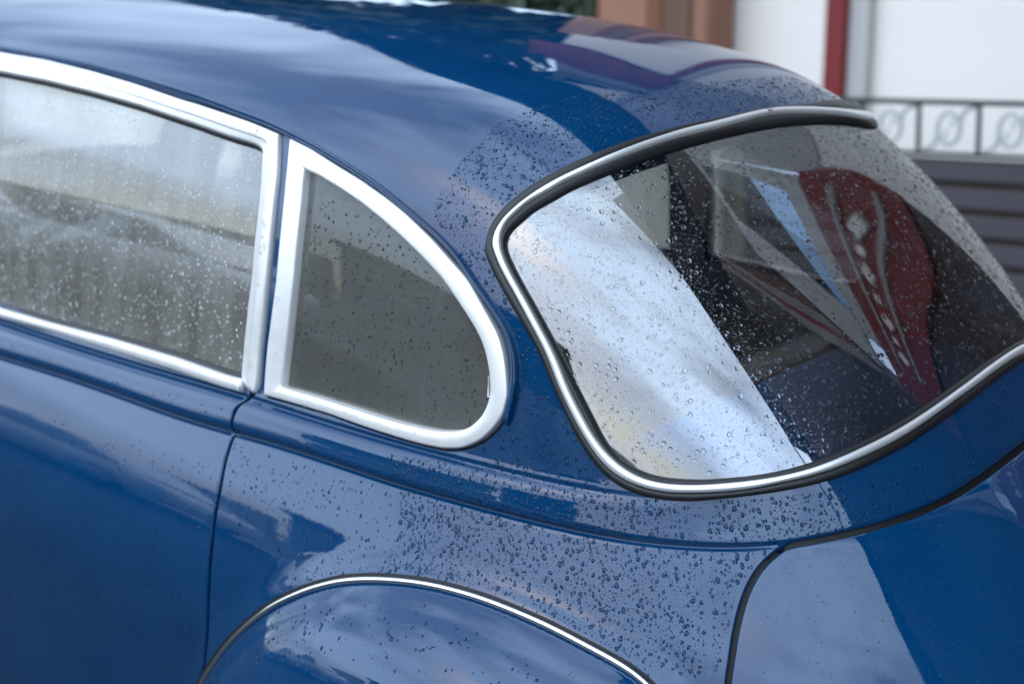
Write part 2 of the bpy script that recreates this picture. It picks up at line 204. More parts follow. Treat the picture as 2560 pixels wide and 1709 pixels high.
# ------------------------------------------------------------------ materials
def mat(name, base=(.5, .5, .5), rough=.5, metal=0., noise=None, bump=None, coat=0., coat_rough=.03, coat_ior=1.5, spec=.5):
    """noise=(scale, other colour, amount, stretch); bump=(scale, strength)"""
    m = bpy.data.materials.new(name); m.use_nodes = True; t = m.node_tree; b = t.nodes['Principled BSDF']
    b.inputs['Base Color'].default_value = (*base, 1); b.inputs['Roughness'].default_value = rough; b.inputs['Metallic'].default_value = metal
    b.inputs['Coat Weight'].default_value = coat; b.inputs['Coat Roughness'].default_value = coat_rough; b.inputs['Coat IOR'].default_value = coat_ior
    b.inputs['Specular IOR Level'].default_value = spec
    if noise or bump:
        tcn = t.nodes.new('ShaderNodeTexCoord')
    if noise:
        mpn = t.nodes.new('ShaderNodeMapping'); mpn.inputs['Scale'].default_value = noise[3] if len(noise) > 3 else (1, 1, 1)
        n = t.nodes.new('ShaderNodeTexNoise'); n.inputs['Scale'].default_value = noise[0]; n.inputs['Detail'].default_value = 6
        r = t.nodes.new('ShaderNodeValToRGB'); r.color_ramp.elements[0].position = .35; r.color_ramp.elements[1].position = .68
        r.color_ramp.elements[1].color = (noise[2],)*3+(1,); r.color_ramp.elements[0].color = (0, 0, 0, 1)
        x = t.nodes.new('ShaderNodeMix'); x.data_type = 'RGBA'; x.inputs[6].default_value = (*base, 1); x.inputs[7].default_value = (*noise[1], 1)
        t.links.new(tcn.outputs['Object'], mpn.inputs[0]); t.links.new(mpn.outputs[0], n.inputs[0]); t.links.new(n.outputs[0], r.inputs[0])
        t.links.new(r.outputs[0], x.inputs[0]); t.links.new(x.outputs[2], b.inputs['Base Color'])
    if bump:
        n2 = t.nodes.new('ShaderNodeTexNoise'); n2.inputs['Scale'].default_value = bump[0]; n2.inputs['Detail'].default_value = 4
        bp = t.nodes.new('ShaderNodeBump'); bp.inputs['Strength'].default_value = bump[1]; bp.inputs['Distance'].default_value = .01
        t.links.new(tcn.outputs['Object'], n2.inputs[0]); t.links.new(n2.outputs[0], bp.inputs['Height']); t.links.new(bp.outputs[0], b.inputs['Normal'])
    return m
M = {}
M['paint'] = mat('dark blue car paint', (.0003, .033, .100), .45, noise=(9, (.0007, .038, .110), 1), coat=1, coat_rough=.035, coat_ior=1.63, spec=0.)
def dust(m):
    t = m.node_tree; b = t.nodes['Principled BSDF']; src = b.inputs['Base Color'].links[0].from_socket
    tcn = t.nodes.new('ShaderNodeTexCoord'); n = t.nodes.new('ShaderNodeTexNoise'); n.inputs['Scale'].default_value = 420; n.inputs['Detail'].default_value = 1
    r = t.nodes.new('ShaderNodeValToRGB'); r.color_ramp.elements[0].position = .735; r.color_ramp.elements[1].position = .77; r.color_ramp.elements[1].color = (.5, .5, .5, 1)
    x = t.nodes.new('ShaderNodeMix'); x.data_type = 'RGBA'; x.inputs[7].default_value = (.16, .21, .28, 1)
    t.links.new(tcn.outputs['Object'], n.inputs[0]); t.links.new(n.outputs[0], r.inputs[0]); t.links.new(r.outputs[0], x.inputs[0]); t.links.new(src, x.inputs[6]); t.links.new(x.outputs[2], b.inputs['Base Color'])
    n2 = t.nodes.new('ShaderNodeTexNoise'); n2.inputs['Scale'].default_value = 55; n2.inputs['Detail'].default_value = 3; bp = t.nodes.new('ShaderNodeBump'); bp.inputs['Strength'].default_value = .05; bp.inputs['Distance'].default_value = .0012
    t.links.new(tcn.outputs['Object'], n2.inputs[0]); t.links.new(n2.outputs[0], bp.inputs['Height']); t.links.new(bp.outputs[0], b.inputs['Coat Normal'])
    # faint dried water marks in the gloss
    n3 = t.nodes.new('ShaderNodeTexNoise'); n3.inputs['Scale'].default_value = 18; n3.inputs['Detail'].default_value = 8; mr = t.nodes.new('ShaderNodeMapRange'); mr.inputs[1].default_value = .45; mr.inputs[2].default_value = .7; mr.inputs[3].default_value = .02; mr.inputs[4].default_value = .075
    t.links.new(tcn.outputs['Object'], n3.inputs[0]); t.links.new(n3.outputs[0], mr.inputs[0]); t.links.new(mr.outputs[0], b.inputs['Coat Roughness'])
dust(M['paint'])
M['alu'] = mat('satin aluminium', (.90, .875, .835), .48, .7, noise=(60, (.85, .83, .795), 1, (1, 1, 1)))
M['chrome'] = mat('chrome', (.84, .83, .81), .2, 1.)
M['trim'] = mat('bright window trim', (.92, .91, .89), .36, .65)
M['rubber'] = mat('black rubber', (.012, .012, .013), .42, bump=(900, .15))
M['liner'] = mat('grey headliner cloth', (.17, .165, .155), .9)
M['vinyl'] = mat('grey seat vinyl', (.13, .13, .125), .38, noise=(5, (.10, .10, .095), 1))
M['navy'] = mat('dark blue vinyl', (.012, .03, .06), .35)
M['shelf'] = mat('blue painted shelf', (.002, .34, .92), .5)
M['black'] = mat('black trim', (.01, .01, .01), .6)
def glass_mat(name, tint, ior, refl_veil=0., refl_col=(.75, .78, .76), scale=14):
    m = bpy.data.materials.new(name); m.use_nodes = True; t = m.node_tree; t.nodes.clear()
    o = t.nodes.new('ShaderNodeOutputMaterial'); tr = t.nodes.new('ShaderNodeBsdfTransparent'); tr.inputs[0].default_value = (*tint, 1)
    gl = t.nodes.new('ShaderNodeBsdfGlossy'); gl.inputs['Roughness'].default_value = 0.; gl.inputs[0].default_value = (.97, .98, 1, 1)
    fr = t.nodes.new('ShaderNodeFresnel'); fr.inputs[0].default_value = ior
    # a sheet has no inside: flip the back side's normal so both sides reflect alike
    mx1 = t.nodes.new('ShaderNodeMixShader'); t.links.new(fr.outputs[0], mx1.inputs[0]); t.links.new(gl.outputs[0], mx1.inputs[2])
    src = tr.outputs[0]
    if refl_veil:  # veil of colour imitating walls mirrored in the glass
        df = t.nodes.new('ShaderNodeBsdfDiffuse'); df.inputs[0].default_value = (*refl_col, 1); tl = t.nodes.new('ShaderNodeBsdfTranslucent'); tl.inputs[0].default_value = (*refl_col, 1)
        m2 = t.nodes.new('ShaderNodeMixShader'); m2.inputs[0].default_value = .5; t.links.new(df.outputs[0], m2.inputs[1]); t.links.new(tl.outputs[0], m2.inputs[2])
        tcn = t.nodes.new('ShaderNodeTexCoord'); mpn = t.nodes.new('ShaderNodeMapping'); mpn.inputs['Scale'].default_value = (1, 1, .22)
        n = t.nodes.new('ShaderNodeTexNoise'); n.inputs['Scale'].default_value = scale; n.inputs['Detail'].default_value = 7; n.inputs['Roughness'].default_value = .6
        mr = t.nodes.new('ShaderNodeMapRange'); mr.inputs[1].default_value = .3; mr.inputs[2].default_value = .72; mr.inputs[3].default_value = refl_veil*.72; mr.inputs[4].default_value = refl_veil*1.3
        m3 = t.nodes.new('ShaderNodeMixShader')
        t.links.new(tcn.outputs['Object'], mpn.inputs[0]); t.links.new(mpn.outputs[0], n.inputs[0]); t.links.new(n.outputs[0], mr.inputs[0]); t.links.new(mr.outputs[0], m3.inputs[0])
        t.links.new(tr.outputs[0], m3.inputs[1]); t.links.new(m2.outputs[0], m3.inputs[2]); src = m3.outputs[0]
    t.links.new(src, mx1.inputs[1]); t.links.new(mx1.outputs[0], o.inputs[0]); return m
M['film'] = glass_mat('mirror film rear glass', (.86, .90, .91), 3.0)
M['doorglass'] = glass_mat('door glass with painted reflection', (.9, .92, .89), 2.0, refl_veil=.42, refl_col=(.63, .605, .515), scale=22)  # beige painted in for the pale wall this window mirrors
M['sideglass'] = glass_mat('side glass', (.84, .86, .83), 1.5, refl_veil=.34, refl_col=(.42, .42, .37), scale=2)  # grey veil painted in for a mirrored grey wall
M['clear'] = glass_mat('clear glass', (.88, .9, .88), 1.5)
M['wetpaint'] = mat('paint under water', (.001, .058, .168), .6, spec=.0)
M['dropdark'] = mat('dark drop backing', (.07, .075, .075), .6, spec=.0)  # opaque backing, paints in the dark part of each drop's refraction
M['water'] = bpy.data.materials.new('rain water'); M['water'].use_nodes = True
M['bead'] = mat('whitened raindrop glints', (.92, .93, .92), .05); M['bead'].node_tree.nodes['Principled BSDF'].inputs['Transmission Weight'].default_value = .5; M['bead'].node_tree.nodes['Principled BSDF'].inputs['IOR'].default_value = 1.333  # white colour painted in for the sky glints of the drops
_b = M['water'].node_tree.nodes['Principled BSDF']; _b.inputs['Base Color'].default_value = (1, 1, 1, 1); _b.inputs['Roughness'].default_value = 0; _b.inputs['IOR'].default_value = 1.333; _b.inputs['Transmission Weight'].default_value = 1
# ================================================================== SETTING
M['asphalt'] = mat('damp asphalt', (.024, .025, .027), .75, noise=(3, (.036, .037, .038), 1), bump=(120, .3), spec=.25)
M['paving'] = mat('concrete paving', (.30, .29, .28), .6, noise=(4, (.24, .235, .225), 1), bump=(60, .2))
M['white'] = mat('white wall paint', (.92, .87, .81), .7, noise=(1.3, (.895, .845, .78), 1), bump=(30, .06))
M['greywhite'] = mat('grey white timber', (.52, .51, .495), .7, noise=(2, (.46, .45, .44), 1, (1, 1, .2)))
M['red'] = mat('barn red paint', (.23, .018, .018), .55, noise=(3, (.19, .015, .016), 1, (1, 1, .2)))
M['brownwall'] = mat('dark brown timber', (.040, .022, .018), .6, noise=(2.5, (.06, .034, .026), 1, (1, 1, .15)))
M['redbrown'] = mat('red brown timber', (.14, .05, .035), .6)
M['terracotta'] = mat('orange brown timber', (.36, .17, .10), .55, noise=(7, (.25, .115, .065), 1, (1, 1, .05)))
M['darkwood'] = mat('dark brown timber post', (.17, .085, .05), .55, noise=(9, (.13, .065, .04), 1, (1, 1, .05)))
M['iron'] = mat('dark green iron', (.018, .03, .028), .4, .0, bump=(60, .2))
M['zinc'] = mat('grey green painted iron', (.46, .49, .47), .45)
M['slat'] = mat('dark grey brown board', (.055, .048, .055), .45, noise=(4, (.075, .07, .08), 1, (.2, 1, 1)))
M['plaster'] = mat('weathered plaster', (.60, .58, .51), .85, noise=(2.2, (.30, .27, .2), 1, (1, 1, .45)), bump=(20, .4))
M['render'] = mat('grey render', (.28, .28, .265), .8, noise=(1.5, (.24, .24, .23), 1))
M['roofgrey'] = mat('grey felt roof', (.20, .215, .22), .7)
M['darkgreen'] = mat('dark green timber', (.012, .03, .032), .7, noise=(2, (.02, .04, .04), 1, (1, 1, .2)))
M['carwhite'] = mat('white car paint', (.75, .75, .74), .3, coat=1)
M['carsilver'] = mat('silver car paint', (.45, .46, .47), .3, .5, coat=1)
M['screen'] = mat('navy canvas', (.03, .07, .16), .8)
M['leaf'] = mat('dark leaf', (.035, .06, .03), .5, noise=(7, (.06, .085, .04), 1))
M['bark'] = mat('bark', (.09, .07, .055), .9)
M['beam'] = mat('grey beige timber', (.30, .27, .245), .7, noise=(2, (.24, .215, .195), 1, (.2, 1, 1)))
M['skydimmer'] = glass_mat('sky dimming sheet', (.62, .74, .84), 1.5)  # for an added sheet that dims the sky behind it
M['pane'] = mat('window pane', (.02, .025, .03), .03, coat=1, coat_ior=2.6, coat_rough=0)
CR = np.array(CAR_ROT); MC4 = Matrix([list(r)+[0] for r in CAR_ROT]+[[0, 0, 0, 1]])
# the street falls the way the car stands
g = MB(); g.box(-400, 400, -400, 2.6, -.5, 0); o = g.build('road', M['asphalt'], kind='structure'); o.matrix_world = MC4
g = MB(); g.box(-400, 400, 2.6, 400, -.5, .12, .01); o = g.build('pavement', M['paving'], kind='structure'); o.matrix_world = MC4
g = MB(); g.box(-400, 400, -11, -7.2, -.4, .12, .01); o = g.build('pavement', M['paving'], kind='structure'); o.matrix_world = MC4
# --- house across the pavement: white walls, red timbers (its front stands at y = 5)
house = empty('timber_house', (-2, 5, 0), label='white house front with dark red timber posts behind the car', category='house')
def part(name, m, par, boxes, bev=.006, **p):
    b = MB(); ox, oy, oz = par.location
    for x0, x1, y0, y1, z0, z1 in boxes: b.box(x0-ox, x1-ox, y0-oy, y1-oy, z0-oz, z1-oz, bev)
    return b.build(name, m, par, **p)
part('wall', M['white'], house, [(-4.14, 3.49, 5.0, 5.3, -.6, 4.36)])
part('upper_wall', M['greywhite'], house, [(-4.14, -.61, 4.99, 5.3, 4.37, 13.49), (-.605, .50, 4.99, 5.3, 4.37, 8.24)])
part('gable_wall', M['brownwall'], house, [(-.605, 3.5, 4.99, 5.3, 8.25, 22)])
part('post', M['red'], house, [(-2.80, -2.69, 4.90, 5.0, -.4, 4.36)])
part('pilaster', M['greywhite'], house, [(-2.69, -2.575, 4.94, 5.0, -.4, 4.36)])
part('fascia', M['red'], house, [(-4.42, -2.58, 4.88, 5.02, 4.37, 5.30)])
part('shop_fascia', M['red'], house, [(.46, 3.49, 4.86, 5.02, 3.48, 4.50)])
part('shutter', M['brownwall'], house, [(.5, 3.49, 4.93, 5.0, .1, 3.46)])
for z in (3.82, 4.17): part('moulding', M['greywhite'], house, [(.62, 2.75, 4.825, 4.86, z, z+.045)])
dm = MB().add([(-.12, 0, 0), (0, 0, -.085), (.12, 0, 0), (0, 0, .085), (-.12, .03, 0), (0, .03, -.085), (.12, .03, 0), (0, .03, .085)],
     [(0, 1, 2, 3), (0, 4, 5, 1), (1, 5, 6, 2), (2, 6, 7, 3), (3, 7, 4, 0)])
d0 = dm.build('diamond', M['white'], house)
for i, x in enumerate((.95, 1.41, 1.98, 2.5)):
    dd = d0 if i == 0 else link(d0.copy(), house); dd.location = (x+2, -.17, 4.02)
rs0 = MB().add([(-.045, 0, -.04), (.045, 0, -.04), (.045, 0, .04), (-.045, 0, .04), (-.045, .03, -.04), (.045, .03, -.04), (.045, .03, .04), (-.045, .03, .04)],
     [(0, 1, 2, 3), (0, 4, 5, 1), (1, 5, 6, 2), (2, 6, 7, 3), (3, 7, 4, 0)]).build('rosette', M['white'], house)
for i, x in enumerate((1.17, 1.69, 2.24)):
    dd = rs0 if i == 0 else link(rs0.copy(), house); dd.location = (x+2, -.17, 4.02)
for x in (.86, -3.9):
    part('window_frame', M['greywhite'], house, [(x-.32, x+1.9, 4.88, 4.98, 4.53, 4.88), (x-.32, x+2.63, 4.88, 4.98, 7.9, 8.24), (x-.32, x, 4.88, 4.98, 4.905, 7.89), (x+1.6, x+2.63, 4.88, 4.98, 4.905, 7.89)] if x > 0 else
         [(x-.2, x+1.4, 4.88, 4.98, 5.8, 6.0), (x-.2, x+1.4, 4.88, 4.98, 7.6, 7.8), (x-.2, x, 4.88, 4.98, 6.01, 7.59), (x+1.2, x+1.4, 4.88, 4.98, 6.01, 7.59)])
    if x > 0: part('pane', M['skydimmer'], house, [(x, x+1.6, 4.93, 4.96, 4.91, 7.89)])  # added only to dim the bright sky showing through this opening
    if x < 0: part('pane', M['pane'], house, [(x, x+1.2, 4.93, 4.96, 6.01, 7.59)])
part('eave', M['brownwall'], house, [(-4.6, -.62, 4.3, 5.4, 13.5, 13.8)])
# brown wing beyond, closing the street behind the car
bh = empty('brown_house', (9, 5, 0), label='tall dark brown timber house closing the street behind the car', category='house')
part('wall', M['brownwall'], bh, [(3.4, 14, 4.7, 5.2, -.8, 15)])
part('side_wall', M['brownwall'], bh, [(3.5, 3.9, -1.3, 4.99, -.8, 22)])
def verge(m, dz, w):
    P = [(4.9, 5.3), (3.1, 6.4), (1.8, 8.3), (.9, 11.0)]; b = MB(); V = []
    for y, z in P: V += [(3.42-9, y-5, z+dz-w), (3.42-9, y-5, z+dz+w), (3.5-9, y-5, z+dz+w), (3.5-9, y-5, z+dz-w)]
    F = [(4*i+k, 4*i+4+k, 4*i+4+(k+1) % 4, 4*i+(k+1) % 4) for i in range(3) for k in range(4)]+[(0, 1, 2, 3), (12, 15, 14, 13)]
    return b.add(V, F).build('verge_board', m, bh)
verge(M['beam'], -.45, .26); verge(M['red'], -.02, .15); verge(M['beam'], .45, .30); verge(M['redbrown'], 1.1, .25)
part('end_wall', M['brownwall'], bh, [(13, 13.5, -5.2, 4.7, -.8, 14)])
# navy canvas added out of view overhead, for the dark band in the reflections
aw = empty('overhead_screen', (-6.6, 4.85, 6.4), label='dark blue canvas canopy added unseen overhead to darken the reflections', category='helper')
cv = [(-1.2, 0, 0), (14.4, -8.85, 0), (15.6, -7.0, 0), (2.9, 0, .0)]
V = []
for dz in (0, .03): V += [(x, y, z+dz) for x, y, z in cv]
MB().add(V, [tuple(range(4))[::-1], tuple(range(4, 8))]+[(i, (i+1) % 4, 4+(i+1) % 4, 4+i) for i in range(4)]).build('screen', M['screen'], aw)
MB().tube([(14.3, -8.8, -7.2), (14.3, -8.8, .1)], .06, 10).build('pole', M['iron'], aw, True)
MB().tube([(15.5, -7.0, -7.2), (15.5, -7.0, .1)], .06, 10).build('pole', M['iron'], aw, True)
# round pillar of brown boards in front of the house
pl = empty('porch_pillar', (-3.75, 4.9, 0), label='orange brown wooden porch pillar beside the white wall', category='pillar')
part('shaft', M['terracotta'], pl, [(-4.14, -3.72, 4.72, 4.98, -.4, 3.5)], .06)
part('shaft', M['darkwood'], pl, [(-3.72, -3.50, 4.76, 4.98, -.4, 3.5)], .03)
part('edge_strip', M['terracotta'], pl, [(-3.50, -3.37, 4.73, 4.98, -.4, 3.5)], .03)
# --- ornamental fence
fe = empty('iron_fence', (0, 3.6, 0), label='dark board fence with an iron scrollwork strip along its top', category='fence')
fe.rotation_euler = (0, -.036, 0)
fz = 1.155
def fpart(name, m, boxes, bev=.003, **p):
    b = MB()
    for q in boxes: b.box(*q, bev)
    return b.build(name, m, fe, **p)
X_L, X_R = -2.42, 1.6
fpart('top_rail', M['iron'], [(X_L, X_R, -.018, .018, fz-.022, fz-.002)])
fpart('bottom_rail', M['iron'], [(X_L, X_R, -.018, .018, fz-.222, fz-.206)])
npost = int((X_R-X_L)/.25)
pm = MB().box(-.008, .008, -.008, .008, -.206, -.022, .001).build('post', M['iron'], fe)
def scroll():
    P = []
    for k in range(33): t = k/32; a = math.radians(360*t); P.append((.046*math.cos(a), 0, .062*math.sin(a)+.0))
    ring = np.array(P)
    tail1 = np.array([(.045, 0, -.012), (.047, 0, .02), (.052, 0, .05), (.068, 0, .074), (.092, 0, .079), (.104, 0, .088)])
    curl = np.array([(.040, 0, .03), (.024, 0, .036), (.008, 0, .028), (.010, 0, .010), (.018, 0, .008)])
    tail2 = -tail1
    b = MB(); b.tube(ring, .0085, 7); b.tube(resample(tail1, n=10), .0085, 7); b.tube(resample(tail2, n=10), .0085, 7); b.tube(resample(curl, n=8), .005, 6); b.tube(resample(-curl, n=8), .005, 6); return b
sc0 = scroll().build('scroll', M['zinc'], fe, True)
for i in range(npost):
    x = X_L+.06+.25*i
    p = pm if i == 0 else link(pm.copy(), fe); p.location = (x, 0, fz)
    s = sc0 if i == 0 else link(sc0.copy(), fe); s.location = (x+.127, 0, fz-.114)
sm = None
for k in range(10):
    z1 = fz-.24-k*.108
    if sm is None: sm = MB().box(X_L, X_R, -.012, .012, -.080, 0, .006).build('slat', M['slat'], fe); s = sm
    else: s = link(sm.copy(), fe)
    s.location = (0, .01, z1)
fpart('backing_board', M['brownwall'], [(X_L, X_R, .03, .045, -.1, fz-.235)])
# --- weathered garden wall and shrub behind the car
gw = MB().box(-14, -2.50, 3.5, 3.75, -.6, 1.10, .02).build('garden_wall', M['plaster'], label='weathered pale plaster garden wall seen through the car windows', category='wall')
def shrub(name, loc, r, n, leaf, label, trunk=.5, cat='shrub'):
    e = empty(name, loc, label=label, category=cat); V = []; F = []
    lob = [(rng.normal(0, .45, 3)*r, r*rng.uniform(.35, .6)) for _ in range(9)]
    for i in range(n):
        c, rr = lob[rng.integers(9)]; d = rng.normal(0, 1, 3); d /= np.linalg.norm(d); p = c+d*rr*rng.uniform(.75, 1.08)
        u = rng.normal(0, 1, 3); u /= np.linalg.norm(u); w = np.cross(u, rng.normal(0, 1, 3)); w /= np.linalg.norm(w); s = leaf*rng.uniform(.6, 1.3); b = len(V)
        V += [p-u*s, p+w*s*.45, p+u*s, p-w*s*.45]; F.append((b, b+1, b+2, b+3))
    o = mesh_obj('crown', V, F, M['leaf'], e, False); o.location = (0, 0, trunk+r*.8)
    b = MB(); b.tube([(0, 0, -.4), (.02, 0, trunk*.6), (.05, .03, trunk+r*.6)], [r*.09, r*.07, r*.03], 7)
    for a in range(4): t = 1.6*a; b.tube([(.02, 0, trunk*.6), (r*.35*math.cos(t), r*.35*math.sin(t), trunk+r*.7)], [r*.045, r*.015], 5)
    b.build('trunk', M['bark'], e, True); return e
hd = empty('hedge', (-8, 5.6, 0), label='dark green clipped hedge growing left of the wooden pillar', category='hedge')
V = []; F = []
for i in range(13000):
    p = np.array([rng.uniform(-4, 3.45), rng.normal(0, .32), 2.15*rng.uniform(0, 1)**.7+rng.normal(0, .08)]); u = rng.normal(0, 1, 3); u /= np.linalg.norm(u); w_ = np.cross(u, rng.normal(0, 1, 3)); w_ /= np.linalg.norm(w_); s = .09*rng.uniform(.6, 1.3); b = len(V)
    V += [p-u*s, p+w_*s*.45, p+u*s, p-w_*s*.45]; F.append((b, b+1, b+2, b+3))
mesh_obj('foliage', V, F, M['leaf'], hd, False)
b = MB()
for x in np.arange(-3.8, 3.4, .45): b.tube([(x, 0, -.5), (x+.04, .02, 1.6)], [.03, .012], 5)
b.build('stems', M['bark'], hd, True)
shrub('garden_tree', (-7.6, 7.8, 0), 3.0, 9000, .26, 'tall dark green tree standing behind the hedge', 3.2, 'tree')
# --- the far side of the street (seen in the paint)
gr = MB().box(-40, 30, -11.4, -11.1, -1, 1.15, .02).build('street_wall', M['plaster'], label='low pale wall along the far side of the street', category='wall')
gb = empty('grey_outbuilding', (-6.4, -11.6, 0), label='plain low grey rendered outbuilding across the street', category='building')
part('wall', M['render'], gb, [(-9.6, -3.9, -12.6, -11.5, -.8, 3.05)])
part('roof', M['roofgrey'], gb, [(-9.8, -3.7, -12.9, -11.3, 3.06, 3.24)])
part('door', M['brownwall'], gb, [(-5.4, -4.4, -11.5, -11.44, -.2, 2.0)])
gg = empty('garage', (-2.2, -12.2, 0), label='dark green timber garage with a pale base across the street', category='garage')
part('wall', M['darkgreen'], gg, [(-3.55, -.75, -13.2, -12.1, 1.5, 4.1)])
part('base_wall', M['render'], gg, [(-3.5, -.8, -13.2, -12.06, -.8, 1.49)])
part('roof', M['roofgrey'], gg, [(-3.7, -.6, -13.5, -11.9, 4.11, 4.25)])
part('gate', M['brownwall'], gg, [(-3.0, -1.3, -12.06, -12.0, -.3, 1.9)])
sw_ = MB().box(-30, -9.9, -11.6, -11.2, -1, 2.45, .03).build('stone_wall', M['plaster'], label='high mottled pale wall farther down the street, reflected in the door window', category='wall')
def parked_car(loc, m, label):
    e = empty('parked_car', loc, label=label, category='car', group='cars parked across the street')
    st = [(-2.15, .62, .30, .62), (-2.05, .76, .24, .74), (-1.3, .82, .20, .86), (-.9, .83, .20, .92), (.9, .83, .20, .94), (1.6, .82, .20, .92), (2.0, .76, .24, .80), (2.1, .62, .32, .66)]
    V = []; F = []; k = 10
    for x, w, z0, z1 in st:
        for y, z in ((-w*.9, z0), (-w, z0+.1), (-w, z1-.14), (-w*.95, z1-.04), (-w*.80, z1), (w*.80, z1), (w*.95, z1-.04), (w, z1-.14), (w, z0+.1), (w*.9, z0)): V.append((x, y, z))
    for i in range(len(st)-1):
        for c in range(k): F.append((i*k+c, i*k+(c+1) % k, (i+1)*k+(c+1) % k, (i+1)*k+c))
    F += [tuple(range(k))[::-1], tuple((len(st)-1)*k+c for c in range(k))]
    MB().add(V, F).build('body', m, e, True)
    V = []; F = []; ca = [(-1.05, .70, .90), (-.45, .60, 1.36), (.0, .60, 1.42), (.75, .60, 1.38), (1.55, .68, .92)]
    for x, w, z in ca: V += [(x, -w, z), (x, -w*.75, z+.045), (x, w*.75, z+.045), (x, w, z)]
    for i in range(4): F += [(4*i+c, 4*i+c+1, 4*i+5+c, 4*i+4+c) for c in range(3)]
    MB().add(V, F).build('roof', m, e, True)
    for s in (-1, 1):
        MB().add([(-.92, s*.715, .95), (-.42, s*.615, 1.33), (.75, s*.615, 1.34), (1.35, s*.70, .95)], [(0, 1, 2, 3)]).build('side_window', M['pane'], e)
        MB().add([(-1.02, s*.70, .9), (-.45, s*.60, 1.36), (.0, s*.60, 1.42), (.75, s*.60, 1.38), (1.55, s*.68, .92)], [(0, 1, 2, 3, 4)]).build('cabin_side', m, e)
        for x in (-1.35, 1.3):
            th = np.linspace(0, 2*np.pi, 25)[:-1]; w = MB(); w.tube(np.stack([x+.25*np.cos(th), np.full(24, s*.76), .31+.25*np.sin(th)], 1), .075, 8, closed=True); w.build('wheel', M['rubber'], e, True)
    e.rotation_euler = (0, .045, 0); return e
parked_car((-8.3, -6.3, .33), M['carwhite'], 'white saloon parked across the street, nearer to the blue car')
parked_car((-13.2, -6.4, .55), M['carsilver'], 'silver saloon parked across the street, farther from the blue car')
for x, y, r, t, lab in ((-13.5, -14, 1.3, .5, 'green tree farther down the street behind the low wall'),):
    shrub('street_tree', (x, y, 0), r, 1500, .13, lab, t, 'tree')
# ================================================================== CAR
car = empty('vintage_car', label='dark blue rounded vintage car wet with rain, seen from its left rear quarter', category='car')
car.matrix_world = MC4
def anchors(segs, stepm=.006):
    """segs: list of (outer piece, inner piece) -> two equally sampled curves"""
    O = []; I = []
    for o, i in segs:
        o = smooth(o, .008); i = smooth(i, .008); n = max(int(arclen(o)[-1]/stepm), 4)
        O.append(resample(o, n=n)[:-1]); I.append(resample(i, n=n)[:-1])
    return np.vstack(O), np.vstack(I)
def ring_mesh(name, O, I, prof, m, parent, closed=True, mirror=False, cap=True, **props):
    """strip between curves O and I on the body sheet; prof = list of (share of the way, height)"""
    V = []; n = len(O); k = len(prof)
    for t, h in prof:
        P = O+(I-O)*t; a = P[:, 0]*(-1 if mirror else 1); V.append(DS(a, P[:, 1], h, rel=False))
    V = np.stack(V, 1).reshape(-1, 3); F = []
    for i in range(n if closed else n-1):
        j = (i+1) % n
        for c in range(k-1):
            f = (i*k+c, j*k+c, j*k+c+1, i*k+c+1); F.append(f)
    if not closed and cap: F += [tuple(range(k)), tuple((n-1)*k+c for c in range(k))[::-1]]
    # outward facing check
    f = F[len(F)//3]; v = V[list(f)]; nn = np.cross(v[1]-v[0], v[2]-v[0]); ref = NB(np.array([O[0, 0]*(-1 if mirror else 1)]), np.array([O[0, 1]]))[0]
    mid = (k-1)//2; f = F[mid]; v = V[list(f)]; nn = np.cross(v[1]-v[0], v[2]-v[0])
    if nn@ref < 0: F = [q[::-1] for q in F]
    return mesh_obj(name, V, F, m, parent, True, **props)
def loop(P, step=.006):
    P = np.asarray(P); return resample(np.r_[P, P[:1]], step)[:-1]
